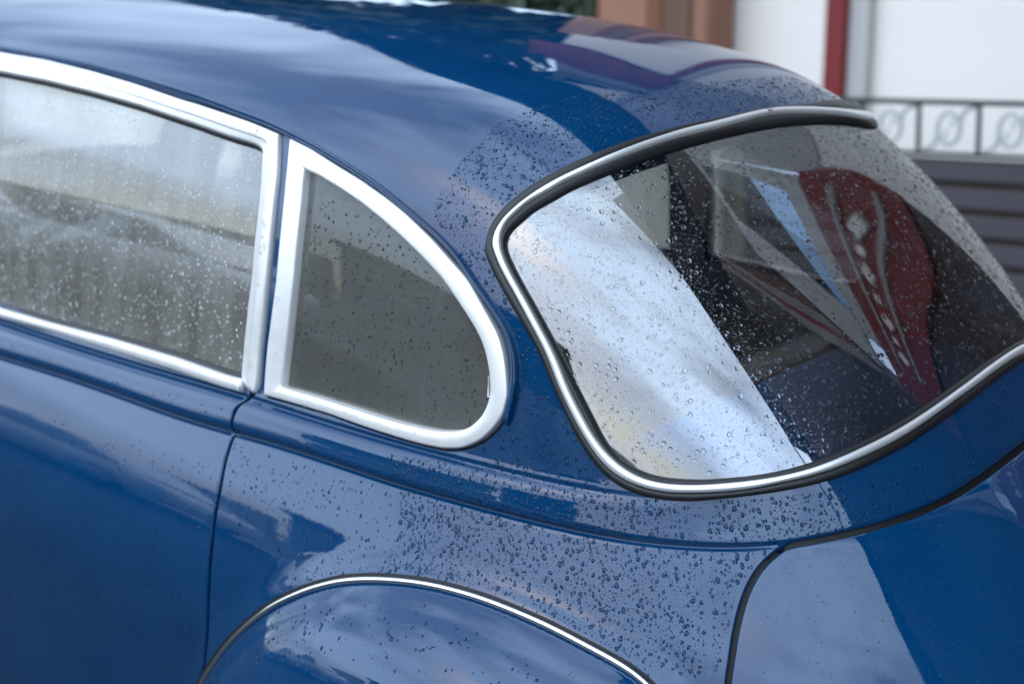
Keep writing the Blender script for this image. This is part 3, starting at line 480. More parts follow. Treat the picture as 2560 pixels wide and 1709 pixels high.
def patch(name, outer, holes, m, parent, bulge=None, h=.014, extra=(), off=0., rel=True, edge=True, hfun=None, step=.006, flange=.009, **props):
    global XREL
    XREL = bulge
    loops = [loop(outer, step)]+[loop(q, step) for q in holes]
    lo = loops[0].min(0); hi = loops[0].max(0)
    G = []
    def grid(h, keep):
        xs = np.arange(lo[0], hi[0], h); ys = np.arange(lo[1], hi[1], h*.87); X, Y = np.meshgrid(xs, ys); X[1::2] += h/2
        P = np.stack([X.ravel(), Y.ravel()], 1)+rng.uniform(-.02, .02, (X.size, 2))*h; return P[keep(P)]
    if hfun: G += [grid(hh, kp) for hh, kp in hfun]
    else: G.append(grid(h, lambda P: np.ones(len(P), bool)))
    ex = [np.asarray(e) for e in extra]; base = np.vstack(G)
    if ex:
        E = np.vstack(ex); bb = base; near = np.zeros(len(bb), bool)
        key = lambda P: (np.floor(P[:, 0]/.008).astype(int)+5000)*100000+np.floor(P[:, 1]/.008).astype(int)+5000
        occ = set(key(E).tolist()); near = np.array([kk in occ for kk in key(bb)]); base = np.vstack([bb[~near], E])
    def ok(P, d):
        r = inpoly(P, loops[0])
        for q in loops[1:]: r &= ~inpoly(P, q)
        allb = np.vstack(loops); P2 = P[r]
        # only test points close to a loop
        r2 = mindist(P2, allb) > d; out = np.zeros(len(P), bool); out[np.where(r)[0][r2]] = True; return out
    base = base[ok(base, .0055 if edge else .004)]
    verts = []; ring = []; offs = []; edges = []; tang = []
    rings = ((0., -.0024, 1.25), (.0011, -.0007, .65), (.0028, 0., .0)) if edge else ((0., 0., 0.),)
    for li, L in enumerate(loops):
        sgn = -1 if li == 0 else 1
        inn = offset(L, sgn*.002)
        for ri, (ds, dh, ph) in enumerate(rings):
            Q = L if ds == 0 else offset(L, sgn*ds); b0 = sum(len(v) for v in verts); verts.append(Q); offs.append(np.full(len(Q), dh)); ring.append(np.full(len(Q), ph))
            tang.append(L-inn)
            if ri == 0: edges += [(b0+i, b0+(i+1) % len(Q)) for i in range(len(Q))]
    nb = sum(len(v) for v in verts); verts.append(base); offs.append(np.zeros(len(base))); ring.append(np.zeros(len(base))); tang.append(np.zeros((len(base), 2)))
    P = np.vstack(verts); dh = np.concatenate(offs); ph = np.concatenate(ring); tg = np.vstack(tang)
    vo, eo, fo, ov, oe, of = delaunay_2d_cdt([Vector(p) for p in P.tolist()], edges, [], 0, 1e-7)
    P2 = np.array([tuple(v) for v in vo]); src = np.array([o[0] if len(o) else -1 for o in ov])
    T = np.array([f for f in fo if len(f) == 3]); c = P2[T].mean(1)
    keep = inpoly(c, loops[0])
    for q in loops[1:]: keep &= ~inpoly(c, q)
    T = T[keep]; a2 = np.cross(P2[T[:, 1]]-P2[T[:, 0]], P2[T[:, 2]]-P2[T[:, 0]]); T[a2 < 0] = T[a2 < 0][:, ::-1]; T = T[np.abs(a2) > 1e-12]
    dh = np.where(src >= 0, dh[src], 0); ph = np.where(src >= 0, ph[src], 0); tg = np.where((src >= 0)[:, None], tg[src], 0)
    V = DS(P2[:, 0], P2[:, 1], off, rel); N = DN(P2[:, 0], P2[:, 1], rel)
    V = V+N*dh[:, None]
    if edge:
        t3 = SA(P2[:, 0]+tg[:, 0], P2[:, 1]+tg[:, 1])-SA(P2[:, 0], P2[:, 1]); t3 /= np.linalg.norm(t3, axis=1, keepdims=True)+1e-12
        N2 = N*np.cos(ph)[:, None]+t3*np.sin(ph)[:, None]
    else: N2 = N
    F = [tuple(t) for t in T]; V = list(V); N2 = list(N2)
    if edge and flange:
        lut = {int(s): i for i, s in enumerate(src) if s >= 0}; b0 = 0
        for li, L in enumerate(loops):
            n = len(L); ids = [lut.get(b0+i) for i in range(n)]; b = len(V)
            for i in ids:
                i = i if i is not None else ids[0]
                nn = t3[i]; V += [V[i], V[i]-N[i]*flange]; N2 += [nn, nn]
            for i in range(n):
                j = (i+1) % n; f = (b+2*i, b+2*i+1, b+2*j+1, b+2*j); F.append(f if li else f[::-1])
            b0 += n*3
    XREL = None
    return mesh_obj(name, V, F, m, parent, True, N2, **props)
# ---- outlines
def half_closed(L):
    L = np.asarray(L, float); L = np.roll(L, -int(np.argmax(L[:, 0])), 0); i = int(np.argmin(L[:, 0]))
    return L[:i+1], np.r_[L[i:], L[:1]]
def flat_smooth(P):
    """long smoothing along the straight runs, short at the corners"""
    A, B = sm_closed(P, .007), sm_closed(P, .035); w = (1-sstep(np.abs(P[:, 0]), .42, .60))[:, None]; C_ = A*(1-w)+B*w
    e = sm_closed(P, .018); w2 = ((np.abs(P[:, 0]) > .62)*sstep(P[:, 1], .89, .93)*(1-sstep(P[:, 1], 1.05, 1.09)))[:, None]; return C_*(1-w2)+e*w2
def win_pair(A, B):
    (a1, a2), (b1, b2) = half_closed(A), half_closed(B)
    O, I = anchors([(a1, b1), (a2, b2)]); return O, I
def sm_closed(P, sig):
    P = np.asarray(P); n = len(P); k = max(int(4*sig/.006), 2); w = np.exp(-.5*(np.arange(-k, k+1)*.006/sig)**2); w /= w.sum(); E = np.r_[P[-k:], P, P[:k]]
    return np.stack([np.convolve(E[:, i], w, 'valid') for i in (0, 1)], 1)
RO, CO1 = win_pair(RUB_OUT, CHR_OUT); CO, CI = win_pair(CHR_OUT, CHR_IN); CI2, GI = win_pair(CHR_IN, GLASS)
RO, CO1, CO, CI, CI2, GI = [flat_smooth(q) for q in (RO, CO1, CO, CI, CI2, GI)]
q_o = np.asarray(Q_OUT); q_i = np.asarray(Q_IN)
def seg(P, i, j): P = np.asarray(P); return P[i:j+1] if j > i else np.r_[P[i:], P[:j+1]]
QO, QI = anchors([(seg(q_o, 0, 12), seg(q_i, 0, 12)), (seg(q_o, 12, 23), seg(q_i, 12, 22)), (seg(q_o, 23, 0), seg(q_i, 22, 0))])
d_o = np.asarray(D_OUT); d_i = np.asarray(D_IN)
FT, FB = [-2.66, 1.345], [-2.84, .795]                     # front corners of the door window, out of the picture
top_o = np.r_[[FT], d_o[:9]]; top_i = np.r_[[[-2.60, 1.302]], d_i[:9]]
rt_o = d_o[8:18]; rt_i = d_i[8:17]
bot_o = np.r_[d_o[18:], [FB]]; bot_i = np.r_[[[d_o[18, 0]-.004, d_i[16, 1]+.002]], d_i[17:], [[-2.78, .815]]]
win_door = np.r_[top_i, rt_i, bot_i[1:]]                   # clear opening
gap_r = smooth(DOORGAP, .012)
dh = np.r_[[[-2.72, 1.375]], smooth(np.r_[[[-2.66, 1.364]], d_o[:8]+[0, .006]], .01), [d_o[8]+[.005, .009]], smooth(d_o[8:17]+[.0035, 0], .008), gap_r+[.0022, 0], [[gap_r[-1, 0]-.002, -.16], [-2.95, -.16], [-2.95, .8]]]
door_poly = np.r_[[[-2.9, .83], gap_r[0]+[-.011, .010]], gap_r[3:]+[-.0022, 0], [[gap_r[-1, 0]-.004, -.15], [-2.9, -.15]]]
lg = smooth(LIDGAP, .014)
gcurve = np.stack([np.linspace(-.5, .5, 120), qg(np.linspace(-.5, .5, 120))], 1)
lid_l = np.r_[lg[::-1], gcurve[1:60]]; lid_l = smooth(lid_l, .012)
lid = np.r_[lid_l, lid_l[::-1][1:]*[-1, 1]]
lid_in = offset(lid, -.0042); lid_out = offset(lid, .0012)
if (lid_in[:, 1].max()) > lid_out[:, 1].max(): lid_in, lid_out = lid_out, lid_in
mir = lambda P: np.asarray(P)[::-1]*[-1, 1]
hole_q = offset(QO, .0032)
hole_r = RO+(CO1-RO)*.45
ws = np.array([[-3.40, .90], [-2.95, .90], [-2.86, 1.22], [-3.40, 1.25]])
right_door = np.r_[top_o, rt_o, bot_o]*1.0
# dense rows along the pressed lines
rows = []
aa = np.arange(-2.3, .62, .0065)
for d in (-.012, -.0075, -.005, -.003, -.0015, 0, .0015, .003, .005, .0075, .011, .015, .02): rows.append(np.stack([aa, qg(aa)+d], 1))
for t in (.4, .5, .6, .7, .8, .88, .94, 1., 1.03, 1.06, 1.1, 1.13, 1.16, 1.2, 1.26): rows.append(np.stack([aa, qg(aa)+(qr(aa)-qg(aa))*t], 1)[aa < -.5])
for d in (.003, .008, .014, .02, .027, .035, .045, .055): rows.append(offset(np.r_[BEADc, BEADc[::-1][1:-1]], 0)[:len(BEADc)]+d*(lambda T: np.stack([-T[:, 1], T[:, 0]], 1)/np.linalg.norm(T, axis=1, keepdims=True))(np.gradient(BEADc, axis=0)))
hf = [(.014, lambda P: (P[:, 0] < .5) & (P[:, 0] > -2.3) & (P[:, 1] > .2)), (.04, lambda P: (P[:, 0] >= .5) | (P[:, 0] <= -2.3) | (P[:, 1] <= .2))]
shell_out = np.array([[-AEND+.004, -.17], [AEND-.004, -.17], [AEND-.004, QL-.004], [-AEND+.004, QL-.004]])
patch('body_shell', shell_out, [dh, hole_q, hole_r, lid_out, mir(win_door), mir(QI), ws, mir(ws)], M['paint'], car, hfun=hf, extra=rows, step=.006)
door = patch('door', door_poly, [], M['paint'], car, hfun=[(.014, lambda P: P[:, 0] > -2.2), (.04, lambda P: P[:, 0] <= -2.2)], extra=rows, label='front left door, its lower half wet with small drops')
def lid_bulge(a, q):
    am = np.abs(a); ls = lg[np.argsort(lg[:, 1])]; al = -np.interp(q, ls[:, 1], ls[:, 0]); dl = np.clip(al-am, 0, 1); dt = np.clip(qg(a)-q, 0, 1)
    return .026*(1-np.exp(-dl/.10))*(1-np.exp(-dt/.075))
patch('engine_lid', lid_in, [], M['paint'], car, h=.014, bulge=lid_bulge)
cap = None
# ---- door window
prof_f = [(.0, -.008), (.0, .002), (.04, .0055), (.12, .0075), (.5, .0085), (.86, .0078), (.95, .006), (1., .002), (1., -.010)]
tO, tI = anchors([(top_o, top_i), (rt_o, rt_i)]); tO = np.r_[tO, [rt_o[-1]]]; tI = np.r_[tI, [rt_i[-1]]]
prof_d = [(.0, -.008), (.0, .004), (.03, .0070), (.08, .0085), (.14, .0088), (.56, .0090), (.60, .0075), (.68, .0055), (.9, .0050), (1., .002), (1., -.010)]
ring_mesh('window_frame', tO, tI, prof_d, M['alu'], door, closed=False)
bO, bI = anchors([(bot_o, bot_i)]); bO = np.r_[bO, [bot_o[-1]]]; bI = np.r_[bI, [bot_i[-1]]]
ring_mesh('sill_trim', bO, bI, [(.0, -.006), (.0, .006), (.06, .0105), (.2, .0125), (.75, .0130), (.92, .0115), (1., .007), (1., -.008)], M['alu'], door, closed=False)
patch('window_glass', offset(win_door, .012), [], M['doorglass'], door, h=.04, off=-.007, rel=False, edge=False)
ring_mesh('glass_channel', np.r_[bI, tI], offset(np.r_[bI, tI], -.008), [(0, .001), (.3, .001), (1., -.006)], M['rubber'], door, closed=True)
# ---- rear side window
qf = ring_mesh('quarter_window', QO, QI, [(.0, -.008), (.0, .004), (.03, .0072), (.07, .0086), (.14, .0090), (.5, .0093), (.88, .0090), (.95, .0080), (1., .004), (1., -.010)], M['alu'], car)
patch('window_glass', offset(QI, .01), [], M['sideglass'], qf, h=.03, off=-.007, rel=False, edge=False)
ring_mesh('window_seal', offset(QO, .012), offset(QO, -.01), [(0, -.009), (.5, -.007), (1, -.009)], M['rubber'], qf)
ae = QI[(np.abs(QI[:, 1]-.935) < .02) & (QI[:, 0] > -1.0)][:, 0].max()
_c = DS(np.array([ae-.0055]), np.array([.936]), -.003, False)[0]; _n = NB(np.array([ae-.0055]), np.array([.936]))[0]; _e = SA(ae, .94)-SA(ae, .932); _e /= np.linalg.norm(_e); _w = SA(ae+.01, .936)-SA(ae, .936); _e = _e+.38*_w/np.linalg.norm(_w); _e /= np.linalg.norm(_e); _u = np.cross(_e, _n)
def lbox(x0, x1, y0, y1, z0, z1): b = MB().box(x0, x1, y0, y1, z0, z1, .0012); b.V = [tuple(_c+_u*v[0]+_e*v[1]+_n*v[2]) for v in b.V]; return b
lt = MB()
for t_ in ((-.008, -.0055, -.015, .015), (.0055, .008, -.015, .015), (-.0055, .0055, .0125, .015), (-.0055, .0055, -.015, -.0125)): l_ = lbox(*t_, -.003, .003); lt.add(l_.V, l_.F)
lt.build('latch', M['chrome'], qf)
lbox(-.0052, .0052, -.0122, .0122, -.003, .0005).build('latch_plate', M['greywhite'], qf)
# ---- rear window: outer rubber, bright trim, inner rubber, glass
rw = ring_mesh('rear_window', RO, CO1, [(0, -.004), (0, .001), (.12, .004), (.5, .006), (.9, .0055), (1, .001), (1, -.01)], M['rubber'], car)
ring_mesh('chrome_trim', CO, CI, [(-.04, -.002), (-.04, .004), (.04, .0078), (.2, .0098), (.5, .0108), (.8, .0100), (.96, .0078), (1.04, .004), (1.04, -.002)], M['trim'], rw)
ring_mesh('inner_seal', CI2, GI, [(0, -.004), (0, .003), (.12, .0055), (.35, .0062), (.6, .0045), (.85, .0015), (1, -.001), (1, -.012)], M['rubber'], rw)
# joint clip at the top of the trim
kk = int(np.argmin(np.abs(CO[:, 0]-.0)+(CO[:, 1] < 1.2)*9)); sl_ = [(kk+i) % len(CO) for i in range(-2, 3)]
ring_mesh('trim_clip', CO[sl_], CI[sl_], [(.0, .0), (.0, .0045), (.1, .0082), (.28, .0107), (.5, .0115), (.72, .0107), (.9, .0082), (1., .0045), (1., .0)], M['chrome'], rw, closed=False)
patch('rear_glass', offset(GI, .006), [], M['film'], rw, h=.02, off=-.004, rel=False, edge=False)
# ---- rain gutter over the side windows
GT = smooth(GUTTER, .012)
V = []; F = []
prf = [(0., -.004), (-.010, -.004), (-.010, .002), (-.007, .0060), (-.002, .0095), (.0005, .0105), (.0022, .0098), (.0022, .0075), (.001, .004), (.005, -.002)]
GTn = np.gradient(GT, axis=0); GTn = np.stack([-GTn[:, 1], GTn[:, 0]], 1); GTn /= np.linalg.norm(GTn, axis=1, keepdims=True)
if GTn[30, 1] < 0: GTn = -GTn
fade = np.minimum(1, arclen(GT)[::-1].max()-arclen(GT)+.0); fade = np.clip((arclen(GT)[-1]-arclen(GT))/.012, .25, 1)
for t, h in prf:
    P = GT+GTn*t; V.append(DS(P[:, 0], P[:, 1], 0, rel=False)+NB(P[:, 0], P[:, 1])*(h*(fade if h > 0 else 1.))[:, None] if h > 0 else DS(P[:, 0], P[:, 1], h, rel=False))
V = np.stack(V, 1).reshape(-1, 3); k = len(prf)
for i in range(len(GT)-1):
    for c in range(k-1): F.append((i*k+c, i*k+c+1, (i+1)*k+c+1, (i+1)*k+c))
F.append(tuple((len(GT)-1)*k+c for c in range(k)))
gut = mesh_obj('rain_gutter', V, F, M['paint'], car, True)
# ---- dark strips at the bottom of the panel gaps
def strip(name, P, w, h, parent):
    P = np.asarray(P); T = np.gradient(P, axis=0); n = np.stack([-T[:, 1], T[:, 0]], 1); n /= np.linalg.norm(n, axis=1, keepdims=True)+1e-12
    A, B = P-n*w, P+n*w; V = np.stack([DS(A[:, 0], A[:, 1], h), DS(B[:, 0], B[:, 1], h)], 1).reshape(-1, 3)
    return mesh_obj(name, V, [(2*i, 2*i+1, 2*i+3, 2*i+2) for i in range(len(P)-1)], M['black'], parent, True)
strip('door_seal', gap_r, .012, -.012, car)
strip('lid_seal', np.r_[lid_l, lid_l[::-1][1:]*[-1, 1]][5:-5], .014, -.012, car)
ps = smooth(np.r_[d_o[8:18]], .008)
strip('door_seal', ps, .012, -.010, car)
strip('door_seal', smooth(np.r_[[FT], d_o[:9]], .01)+[0, .004], .013, -.009, car)
# ---- right-hand side windows, windscreen
ring_mesh('window_frame', tO, tI, prof_f, M['alu'], car, closed=False, mirror=True)
ring_mesh('window_frame', QO, QI, prof_f, M['alu'], car, mirror=True)
patch('window_glass', mir(offset(win_door, .01)), [], M['clear'], car, h=.06, off=-.007, rel=False, edge=False)
patch('window_glass', mir(offset(QI, .01)), [], M['clear'], car, h=.06, off=-.007, rel=False, edge=False)
patch('windscreen', offset(ws, .01), [], M['clear'], car, h=.06, off=-.004, rel=False, edge=False)
patch('windscreen', mir(offset(ws, .01)), [], M['clear'], car, h=.06, off=-.004, rel=False, edge=False)
# ---- rear fender and its bright bead
Bp = DS(BEADc[:, 0], BEADc[:, 1], 0.); Bn = NB(BEADc[:, 0], BEADc[:, 1])
xc, zc = -.33, .36; nv = 34; V = []; F = []; k = nv
for i in range(len(Bp)):
    x, y, z = Bp[i]; rx, rz = x-xc, z-zc
    for j in range(nv):
        ph = math.radians(100)*j/(nv-1); s, c = math.sin(ph), math.cos(ph); f = .60+.40*c-.035*min(1, j/6); yy = y+(-.79-y)*s+(.006 if j == 0 else 0)
        V.append((xc+rx*f, yy, zc+rz*f))
for i in range(len(Bp)-1):
    for j in range(nv-1): F.append((i*k+j, i*k+j+1, (i+1)*k+j+1, (i+1)*k+j))
VV = np.array(V); f = F[len(F)//2]; nn = np.cross(VV[f[1]]-VV[f[0]], VV[f[2]]-VV[f[0]])
if nn[1] > 0 and nn[2] < 0 or (nn@np.array([0, -1, 1.]) < 0): F = [q[::-1] for q in F]
mesh_obj('rear_fender', V, F, M['paint'], car, True)
MB().tube(Bp+Bn*.0062, .0046, 10).build('fender_bead', M['chrome'], car, True)
strip('fender_seal', BEADc, .009, .0015, car)
# ---- inside: headliner, seats, shelf, floor
hl = [(.045, lambda P: P[:, 1] > .5)]
patch('headliner', np.array([[-AEND+.02, .52], [AEND-.02, .52], [AEND-.02, QL-.03], [-AEND+.02, QL-.03]]),
      [offset(win_door, .004), offset(QI, .003), offset(GI, .003), mir(offset(win_door, .004)), mir(offset(QI, .003)), ws, mir(ws)], M['liner'], car, hfun=hl, off=-.03, rel=False, edge=False, step=.015)
def cushion(name, m, par, x0, x1, y0, y1, z0, z1, tilt=0., bev=.05, ribs=0):
    nx, ny, nz = 10, 18, 14; b = MB(); V = []
    # rounded slab from a subdivided box
    def face(u, v, fn):
        bs = len(b.V); nu, nv = u, v
        for i in range(nu+1):
            for j in range(nv+1): b.V.append(fn(i/nu, j/nv))
        for i in range(nu):
            for j in range(nv): p = bs+i*(nv+1)+j; b.F.append((p, p+nv+1, p+nv+2, p+1))
    def rnd(p):
        p = np.array(p); lo = np.array([x0, y0, z0])+bev; hi = np.array([x1, y1, z1])-bev; c = np.clip(p, lo, hi); d = p-c; l = np.linalg.norm(d)
        q = c+d/l*bev if l > 0 else p
        if ribs and q[0] > (x0+x1)/2: pass
        r = .006*abs(math.sin((q[1]-y0)/(y1-y0)*math.pi*ribs)) if ribs else 0
        q = q+np.array([r if q[0] > (x0+x1)/2 else -r, 0, 0]); q[0] += tilt*(q[2]-z0); return tuple(q)
    L = lambda a, b_, t: a+(b_-a)*t
    face(ny, nz, lambda s, t: rnd((x1, L(y0, y1, s), L(z0, z1, t)))); face(ny, nz, lambda s, t: rnd((x0, L(y1, y0, s), L(z0, z1, t))))
    face(nx, nz, lambda s, t: rnd((L(x0, x1, s), y0, L(z0, z1, t)))); face(nx, nz, lambda s, t: rnd((L(x1, x0, s), y1, L(z0, z1, t))))
    face(nx, ny, lambda s, t: rnd((L(x0, x1, s), L(y0, y1, t), z1))); face(nx, ny, lambda s, t: rnd((L(x1, x0, s), L(y0, y1, t), z0)))
    return b.build(name, m, par, True)
cushion('rear_seat', M['vinyl'], car, -.50, -.37, -.52, .52, .50, .93, .24, .05, 12)
cushion('rear_bench', M['vinyl'], car, -.86, -.40, -.52, .52, .40, .58, 0, .06)
for y in (-.30, .30):
    cushion('front_seat', M['navy'], car, -1.13, -1.01, y-.24, y+.24, .45, .99, .22, .055, 6)
_a = np.linspace(-.72, .72, 40); _qz = np.full(40, float(np.interp(.93, _zq, _qs))); _p = SA(_a, _qz)-NB(_a, _qz)*.035; _p = _p[_p[:, 0] > -.27]
_r = [(-.275, -.50)]+[(float(x), float(y)) for x, y in _p[:, :2]]+[(-.275, .50)]; n_ = len(_r)
MB().add([(x, y, z) for z in (.905, .93) for x, y in _r], [tuple(range(n_))[::-1], tuple(range(n_, 2*n_))]+[(i, (i+1) % n_, n_+(i+1) % n_, n_+i) for i in range(n_)]).build('parcel_shelf', M['shelf'], car)
MB().tube([(-.283, -.47, .925), (-.283, .47, .925)], .007, 8).build('shelf_edge', M['terracotta'], car, True)
cushion('floor_pan', M['black'], car, -2.3, .05, -.6, .6, .30, .38, 0, .03)
cushion('dashboard', M['navy'], car, -2.12, -1.86, -.55, .55, .70, .95, 0, .04)
th_ = np.linspace(0, 2*math.pi, 40)[:-1]
sw = MB(); sw.tube(np.stack([-1.66+.05*np.sin(th_)*1.2-.0*th_, -.30+.195*np.cos(th_), .90+.175*np.sin(th_)], 1), .011, 8, closed=True); sw.tube([(-1.66, -.49, .9), (-1.68, -.30, .89), (-1.66, -.11, .9)], .012, 6); sw.build('steering_wheel', M['liner'], car, True)
# ================================================================== RAIN DROPS
def drops(name, a, q, r, label, off=0., rel=True, tall=.42, seg=8, elong=(1.0, 1.35), rough=.16, base=None, wm=None, frame=None):
    r = np.asarray(r); n = len(r); e = 1e-3
    if frame is not None: C, N, ev = frame; C = C+N*.0001
    else:
        a = np.asarray(a); q = np.asarray(q); C = DS(a, q, off+(.00015 if base else -.00012), rel); N = DN(a, q, rel); ev = DS(a, q+e, off, rel)-C
    ev -= N*(ev*N).sum(-1, keepdims=True); ev /= np.linalg.norm(ev, axis=1, keepdims=True); eu = np.cross(ev, N)
    tl = (tall*rng.uniform(.75, 1.15, n))[:, None]; el = rng.uniform(*elong, n)
    th = 2*np.pi*np.arange(seg)/seg; V = []
    k1, k2, p1, p2 = rng.uniform(0, rough, n), rng.uniform(0, rough*.7, n), rng.uniform(0, 7, n), rng.uniform(0, 7, n)
    rad = r[:, None]*(1+k1[:, None]*np.cos(2*th+p1[:, None])+k2[:, None]*np.cos(3*th+p2[:, None]))
    # heavier towards the lower side
    sag = rng.uniform(.0, .28, n)[:, None]
    for fr, fh in ((1., 0.), (.93, .36), (.66, .78), (.3, .97)):
        x = rad*fr*np.cos(th); y = rad*fr*np.sin(th)*el[:, None]-sag*r[:, None]*(1-fr)
        h = (tl*r[:, None])*fh
        V.append(C[:, None]+eu[:, None]*x[..., None]+ev[:, None]*y[..., None]+N[:, None]*h[..., None])
    V = np.concatenate([np.concatenate(V, 1), (C-ev*(sag*r[:, None])+N*(tl*r[:, None]))[:, None]], 1)
    m = 4*seg+1; F = []
    for k in range(3):
        for s in range(seg): t = (s+1) % seg; F.append((k*seg+s, k*seg+t, (k+1)*seg+t, (k+1)*seg+s))
    for s in range(seg): F.append((3*seg+s, 3*seg+(s+1) % seg, 4*seg, 4*seg))
    F = np.array(F); me = bpy.data.meshes.new(name); VV = V.reshape(-1, 3)
    quads = F[:3*seg]; tris = F[3*seg:, :3]
    fi = []; tot = []
    Q = (quads[None]+(np.arange(n)*m)[:, None, None]).reshape(-1); T3 = (tris[None]+(np.arange(n)*m)[:, None, None]).reshape(-1)
    nq, ntri = n*3*seg, n*seg
    if base:
        B3 = np.array([(0, k+1, k) for k in range(1, seg-1)])
        T3 = np.r_[T3, (B3[None]+(np.arange(n)*m)[:, None, None]).reshape(-1)]; ntri += n*(seg-2)
    me.vertices.add(len(VV)); me.vertices.foreach_set('co', VV.ravel()); me.loops.add(nq*4+ntri*3); me.loops.foreach_set('vertex_index', np.r_[Q, T3].astype(np.int32))
    me.polygons.add(nq+ntri); me.polygons.foreach_set('loop_start', np.r_[np.arange(nq)*4, nq*4+np.arange(ntri)*3].astype(np.int32))
    if base:
        me.materials.append(M['water']); me.materials.append(base); me.polygons.foreach_set('material_index', np.r_[np.zeros(n*4*seg), np.ones(n*(seg-2))].astype(np.int32))
    me.polygons.foreach_set('use_smooth', np.ones(nq+ntri, bool)); me.update(calc_edges=True); me.validate()
    if not base: me.materials.append(wm or M['water'])
    o = bpy.data.objects.new(name, me); o.matrix_world = MC4
    return link(o, None, label=label, category='raindrops', kind='stuff')
def scatter(poly, dens, rr, holes=(), big=.10, clump=.5, bias=2.2):
    """dens in drops per square centimetre; most drops small, a few large, the large ones keeping their distance"""
    poly = np.asarray(poly); lo, hi = poly.min(0), poly.max(0); n = int(dens*1e4*np.prod(hi-lo)*1.0)
    P = rng.uniform(lo, hi, (n, 2)); k = inpoly(P, poly)
    for h in holes: k &= ~inpoly(P, h)
    P = P[k]
    cc = rng.uniform(lo, hi, (max(int(np.prod(hi-lo)/.0016), 3), 2))        # uneven: denser clumps
    d = mindist(P, cc); P = P[rng.uniform(0, 1, len(P)) > clump*np.clip(d/.03, 0, 1)]
    u = rng.uniform(0, 1, len(P))**bias; r = rr[0]+(rr[1]-rr[0])*u*.55; bg_ = rng.uniform(0, 1, len(P)) < big; r[bg_] = rr[0]+(rr[1]-rr[0])*rng.uniform(.5, 1, bg_.sum())
    # drop the small ones that a larger one would have swallowed
    o = np.argsort(-r); P, r = P[o], r[o]; cell = {}; keep = []
    for i in range(len(P)):
        cx, cy = int(P[i, 0]/.008), int(P[i, 1]/.008); ok = True
        for dx in (-1, 0, 1):
            for dy in (-1, 0, 1):
                for j in cell.get((cx+dx, cy+dy), ()):
                    if (P[i, 0]-P[j, 0])**2+(P[i, 1]-P[j, 1])**2 < (1.12*(r[i]+r[j]))**2: ok = False; break
                if not ok: break
            if not ok: break
        if ok: cell.setdefault((cx, cy), []).append(i); keep.append(i)
    return P[keep], r[keep]
ZONES['fender_edge'] = [[[-1.46, .25], [-1.2, .57], [-.95, .66], [-.7, .6], [-.7, .56], [-.95, .61], [-1.2, .53], [-1.40, .25]], 1.2, [.0006, .0022]]
RUN = [[-.573, .816], [-.59, .777], [-.593, .739], [-.606, .70], [-.61, .665], [-.636, .587]]      # where a trickle has swept the drops away
body_holes = [dh, offset(QO, .004), offset(RO, .002)]
lid_band = offset(lid_out, .003)
PA = []; RA = []
for k, (poly, dens, rr) in ZONES.items():
    rr = (rr[0]*.75, rr[1]*.95); dens *= 2.3
    hl_ = body_holes if k not in ('door_low', 'belt', 'mid_side') else [offset(np.r_[gap_r, gap_r[::-1]+[.006, 0]], .0)]
    if k != 'lid': hl_ = hl_+[lid_band]
    P, r = scatter(poly, dens, rr, hl_)
    dgr = np.abs(P[:, 1]-qg(P[:, 0])); kp = dgr > .006
    kp &= ~inpoly(P, _bead_poly) & (mindist(P, BEADc) > .008)
    PA.append(P[kp]); RA.append(r[kp])
    if k in ('wet_quarter', 'wet_corner', 'roof_rear', 'cowl_right'):
        P, r = scatter(poly, 7., (.0003, .0008), hl_, big=.1, clump=.5); kp = (np.abs(P[:, 1]-qg(P[:, 0])) > .006) & ~inpoly(P, _bead_poly) & (mindist(P, BEADc) > .007)
        d_ = mindist(P, PA[-1]); kp &= d_ > .0022; PA.append(P[kp]); RA.append(r[kp])
P = np.vstack(PA); r = np.concatenate(RA)
kp = mindist(P, resample(np.array(RUN), .004)) > .0035; P, r = P[kp], r[kp]
lid_k = inpoly(P, lid)
XREL = lid_bulge; drops('lid_drops', P[lid_k, 0], P[lid_k, 1], r[lid_k], 'tiny specks of rain on the engine lid', seg=7, tall=.4, base=M['wetpaint']); XREL = None
P, r = P[~lid_k], r[~lid_k]
drops('paint_drops', P[:, 0], P[:, 1], r, 'clear raindrops beading on the dark blue paint of the car', seg=9, tall=.36, rough=.34, elong=(1., 1.6), base=M['wetpaint'])
gi = offset(GI, -.002); left = gi[gi[:, 0] < .45]
P, r = scatter(left, 2.0, (.0006, .0036), big=.10, clump=.35)
P2, r2 = scatter(left, 13.0, (.0004, .0011), big=.1, clump=.6)
P = np.vstack([P, P2]); r = np.r_[r, r2]
drops('rear_glass_drops', P[:, 0], P[:, 1], r, 'round raindrops on the mirrored rear window glass', off=-.004, rel=False, tall=.5, seg=8, elong=(.95, 1.3), rough=.1)
dg = offset(win_door, -.003); dg = dg[dg[:, 0] > -2.15]
P, r = scatter(np.r_[dg, [[-2.15, .82], [-2.15, 1.30]]], 2.3, (.0005, .0023), big=.09, clump=.5)
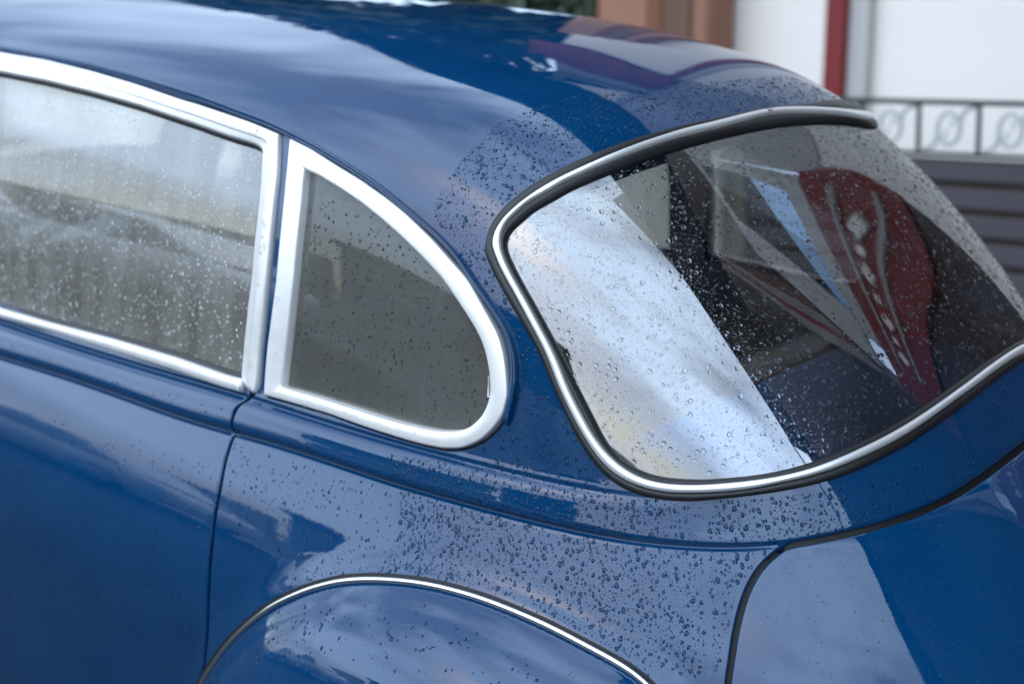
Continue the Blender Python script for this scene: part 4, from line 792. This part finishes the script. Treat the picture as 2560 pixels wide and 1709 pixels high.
drops('door_glass_drops', P[:, 0], P[:, 1], r, 'fine raindrops with glints painted white, all over the door window', off=-.007, rel=False, tall=.5, seg=7, elong=(1., 1.3), rough=.12, wm=M['bead'])
P, r = scatter(offset(QI, -.003), 1.9, (.0005, .0026), big=.08, clump=.5)
kp = rng.uniform(0, 1, len(P)) < np.clip((1.215-P[:, 1])/.10, .0, 1); P, r = P[kp], r[kp]
drops('quarter_glass_drops', P[:, 0], P[:, 1], r, 'scattered raindrops on the dark rear side window', off=-.007, rel=False, tall=.5, seg=8, rough=.12, base=M['dropdark'])
t_ = rng.uniform(.15, .85, 420); i_ = rng.integers(0, len(QO), 420); P = QO[i_]+(QI[i_]-QO[i_])*t_[:, None]+rng.normal(0, .002, (420, 2)); P = P[(P[:, 0] < -1.22) | (P[:, 1] < .87)]
t_ = rng.uniform(.15, .5, 160); i_ = rng.integers(int(len(tO)*.72), len(tO), 160); P = np.vstack([P, tO[i_]+(tI[i_]-tO[i_])*t_[:, None]])
r = .0006+.0022*rng.uniform(0, 1, len(P))**2.5
drops('frame_drops', P[:, 0], P[:, 1], r, 'raindrops clinging to the aluminium side window frames', off=.0092, rel=False, tall=.45, seg=8)
# drops on the fender
FV = VV.reshape(len(Bp), nv, 3); du = np.gradient(FV, axis=0); dv = np.gradient(FV, axis=1); FN = np.cross(du, dv); FN /= np.linalg.norm(FN, axis=-1, keepdims=True)
if FN[len(Bp)//2, 8, 2] < 0: FN = -FN
nd = 900; i_ = rng.integers(int(len(Bp)*.05), int(len(Bp)*.98), nd); j_ = np.clip((3+rng.gamma(3, 3.2, nd)), 2, nv-3).astype(int); f1, f2 = rng.uniform(-.5, .5, nd)[:, None], rng.uniform(-.5, .5, nd)[:, None]
C_ = FV[i_, j_]+f1*du[i_, j_]+f2*dv[i_, j_]; N_f = FN[i_, j_]; E_ = -dv[i_, j_]
drops('fender_drops', None, None, .0005+.0022*rng.uniform(0, 1, nd)**2.6, 'raindrops dotted over the rounded rear fender', seg=8, tall=.4, rough=.3, elong=(1, 1.6), base=M['wetpaint'], frame=(C_, N_f, E_))
